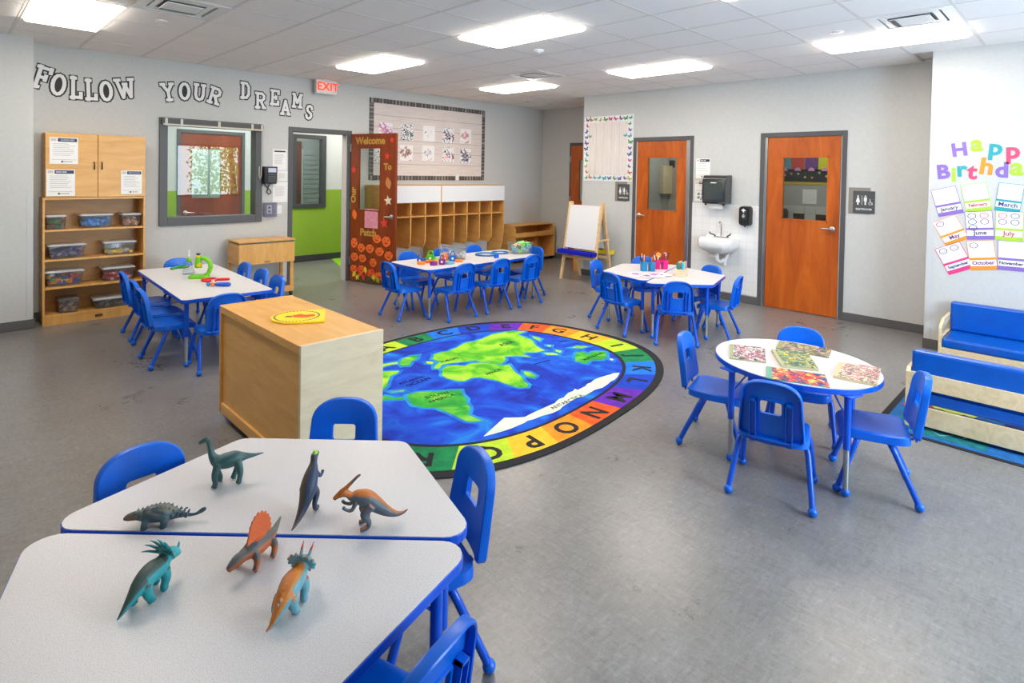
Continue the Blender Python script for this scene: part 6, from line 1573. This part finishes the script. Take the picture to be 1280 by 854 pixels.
t = bin_((p.x, p.y, TZ + .001), .3, .24, .155, 'open clear bin of colourful books on the block table', [(120, 220, 130), (160, 230, 120), (250, 220, 150), (120, 180, 220), (240, 160, 110), (110, 90, 70)], .95, rotz=radians(-20), group=None, open_=True, sz=.05, name='book_bin')

# ------------------------------------------------------------------ things on the craft table
def caddy(px, py, m, label, cols, scis):
    p = fl(px, py, TZ); t = thing('pencil_caddy', label, 'caddy', (p.x, p.y, TZ), radians(-40), 'pencil caddies on the craft table')
    for s in (-1, 1):
        mb = MB(); o = rrect(.07, .09, .012, 3); i = [(x * .9, y * .9) for x, y in o]
        mb.loft([[(x * .92 + s * .048, y * .92, .001) for x, y in o], [(x + s * .048, y, .11) for x, y in o], [(x + s * .048, y, .11) for x, y in i], [(x * .92 + s * .048, y * .92, .006) for x, y in i]]); mb.build('cup', m, t, smooth=40)
    mb = MB(); mb.box(-.02, .02, -.03, .03, .085, .1); mb.build('bridge', m, t)
    mb = MB(); random.seed(label); ms = [plain('pen_%d_%d_%d' % c, c, .5) for c in cols]
    for k in range(16):
        x = (-1 if k % 2 else 1) * .048 + random.uniform(-.022, .022); y = random.uniform(-.03, .03); a, b = random.uniform(-.16, .16), random.uniform(-.16, .16); L = random.uniform(.15, .205)
        mb.mat(random.randrange(len(ms)))
        if scis and k % 3 == 0:
            c = Vector((x + a * L, y + b * L, L)); mb.loft([[tuple(c + Vector(((.02 + .006 * cos(q)) * cos(w), (.006) * sin(q), (.02 + .006 * cos(q)) * sin(w)))) for q in [2 * pi * i / 6 for i in range(6)]] for w in [2 * pi * i / 10 for i in range(11)]], False, False)
        mb.tube([(x, y, .01), (x + a * L, y + b * L, L)], .0055, 6)
    mb.build('pencils', ms, t, kind='stuff')
PEN = [(240, 190, 120), (40, 40, 60), (190, 40, 50), (20, 90, 120), (230, 200, 190), (180, 90, 40)]
caddy(809.5, 338.5, plain('caddy_teal', (8, 124, 178), .35), 'teal plastic caddy filled with pencils', PEN, False)
caddy(825.5, 336, plain('caddy_pink', (224, 12, 132), .35), 'pink plastic caddy filled with scissors', [(200, 30, 60), (60, 60, 66), (246, 190, 60), (230, 220, 215), (120, 40, 60)], True)
p = fl(852, 345, TZ)
t = thing('marker_box', 'wooden marker box with chubby coloured markers', 'marker box', (p.x, p.y, TZ), radians(14.5))
mb = MB(); mb.box(-.09, .09, -.05, .05, 0, .085); mb.build('wood_block', M_BIRCHL, t, bevel=.003)
MK = [(20, 160, 190), (130, 220, 110), (220, 50, 150), (250, 180, 90), (60, 120, 190), (30, 130, 110), (240, 150, 170), (250, 210, 90), (150, 120, 206), (120, 200, 220)]
for k, c in enumerate(MK):
    x, y = -.07 + (k % 5) * .035, -.025 + (k // 5) * .05
    mb = MB(); mb.lathe([(.001, 0), (.0165, 0), (.0165, .055), (.012, .074), (.001, .078)], (x, y, .085), 10); o = mb.build('marker', plain('marker_cap_%d' % k, c, .4), smooth=40)
    o.matrix_world = Matrix.Translation((p.x, p.y, TZ)) @ Matrix.Rotation(radians(14.5), 4, 'Z')
    tag(o, '%s chubby marker standing in the wooden marker box' % ['teal', 'light green', 'magenta', 'apricot', 'steel blue', 'dark green', 'rose pink', 'yellow', 'lavender', 'sky blue'][k], 'marker', 'markers in the wooden box')
for k, (px, py, d, lab) in enumerate(((801, 343.5, -60, 'white and purple booklet nearest the teal caddy'), (815, 346, -30, 'open purple booklet between the caddies and marker box'), (823, 345, -25, 'white and purple booklet overlapping the open booklet'))):
    p = fl(px, py, TZ); t = thing('booklet', lab, 'booklet', (p.x, p.y, TZ + .0005 + .006 * k), radians(d), 'booklets on the craft table')
    mb = MB(); mb.box(-.12, .12, -.085, .085, 0, .005); mb.build('pages', M_PAPER, t)
    mb = MB(); mb.box(-.1, .04, -.06, .06, .005, .0056); mb.build('cover_print', voro('booklet_print', [(140, 50, 150), (190, 130, 205), (236, 230, 238), (96, 50, 120)], 24), t)

# ------------------------------------------------------------------ picture books on the oval table
def book(quad, label, m, th=.012, edge=(222, 206, 170)):
    P = [fl(*q, TZ + th) for q in quad]
    c = sum(P, Vector()) / 4
    t = thing('picture_book', label, 'book', (c.x, c.y, TZ + .0004), 0, 'picture books on the oval table')
    L = [(q.x - c.x, q.y - c.y) for q in P]
    mb = MB(); mb.prism(L, 0, th - .001); mb.build('pages', plain('pages_%d_%d_%d' % edge, edge, .8), t)
    mb = MB(); mb.prism(L, th - .001, th); mb.build('cover', m, t)
    mb = MB(); mb.prism([(L[0][0], L[0][1]), tuple(Vector(L[0]).lerp(Vector(L[1]), .1)), tuple(Vector(L[3]).lerp(Vector(L[2]), .1)), (L[3][0], L[3][1])], th, th + .0004); mb.build('spine_strip', plain('strip_%d_%d_%d' % edge, mix(edge, (120, 130, 90), .35), .6), t)
def zz(L): return [(880 + a / 5.333, 400 + b / 5.333) for a, b in L]
book(zz([(172, 160), (405, 185), (413, 280), (170, 250)]), 'picture book of a dancing crowd at the rug end of the oval table', voro('cover_crowd', [(60, 60, 56), (200, 190, 190), (220, 60, 120), (90, 100, 70), (240, 236, 236), (40, 40, 46)], 90), .01, (170, 180, 140))
book(zz([(450, 195), (690, 215), (765, 328), (515, 300)]), 'green picture book with a yellow animal in the middle of the oval table', voro('cover_green', [(60, 96, 80), (110, 140, 104), (150, 170, 130), (70, 80, 60), (226, 186, 70), (90, 120, 100)], 60), .016, (196, 186, 150))
book(zz([(505, 135), (850, 195), (830, 248), (480, 185)]), 'long picture book with a blue round title on the far side of the oval table', voro('cover_forest', [(96, 110, 60), (150, 150, 90), (90, 70, 110), (200, 150, 180), (60, 70, 50), (190, 160, 70)], 55), .008, (150, 150, 100))
book(zz([(415, 308), (805, 365), (840, 448), (415, 385)]), 'red and blue picture book nearest the front chair', voro('cover_red', [(206, 60, 50), (230, 96, 70), (40, 60, 130), (30, 44, 100), (236, 190, 90), (190, 40, 40)], 48), .006, (90, 170, 160))
book(zz([(900, 278), (1180, 318), (1155, 430), (862, 372)]), 'cream picture book at the bench end of the oval table', voro('cover_cream', [(214, 196, 160), (150, 130, 110), (110, 100, 96), (224, 80, 120), (230, 220, 200), (90, 84, 80)], 90), .014, (226, 206, 160))
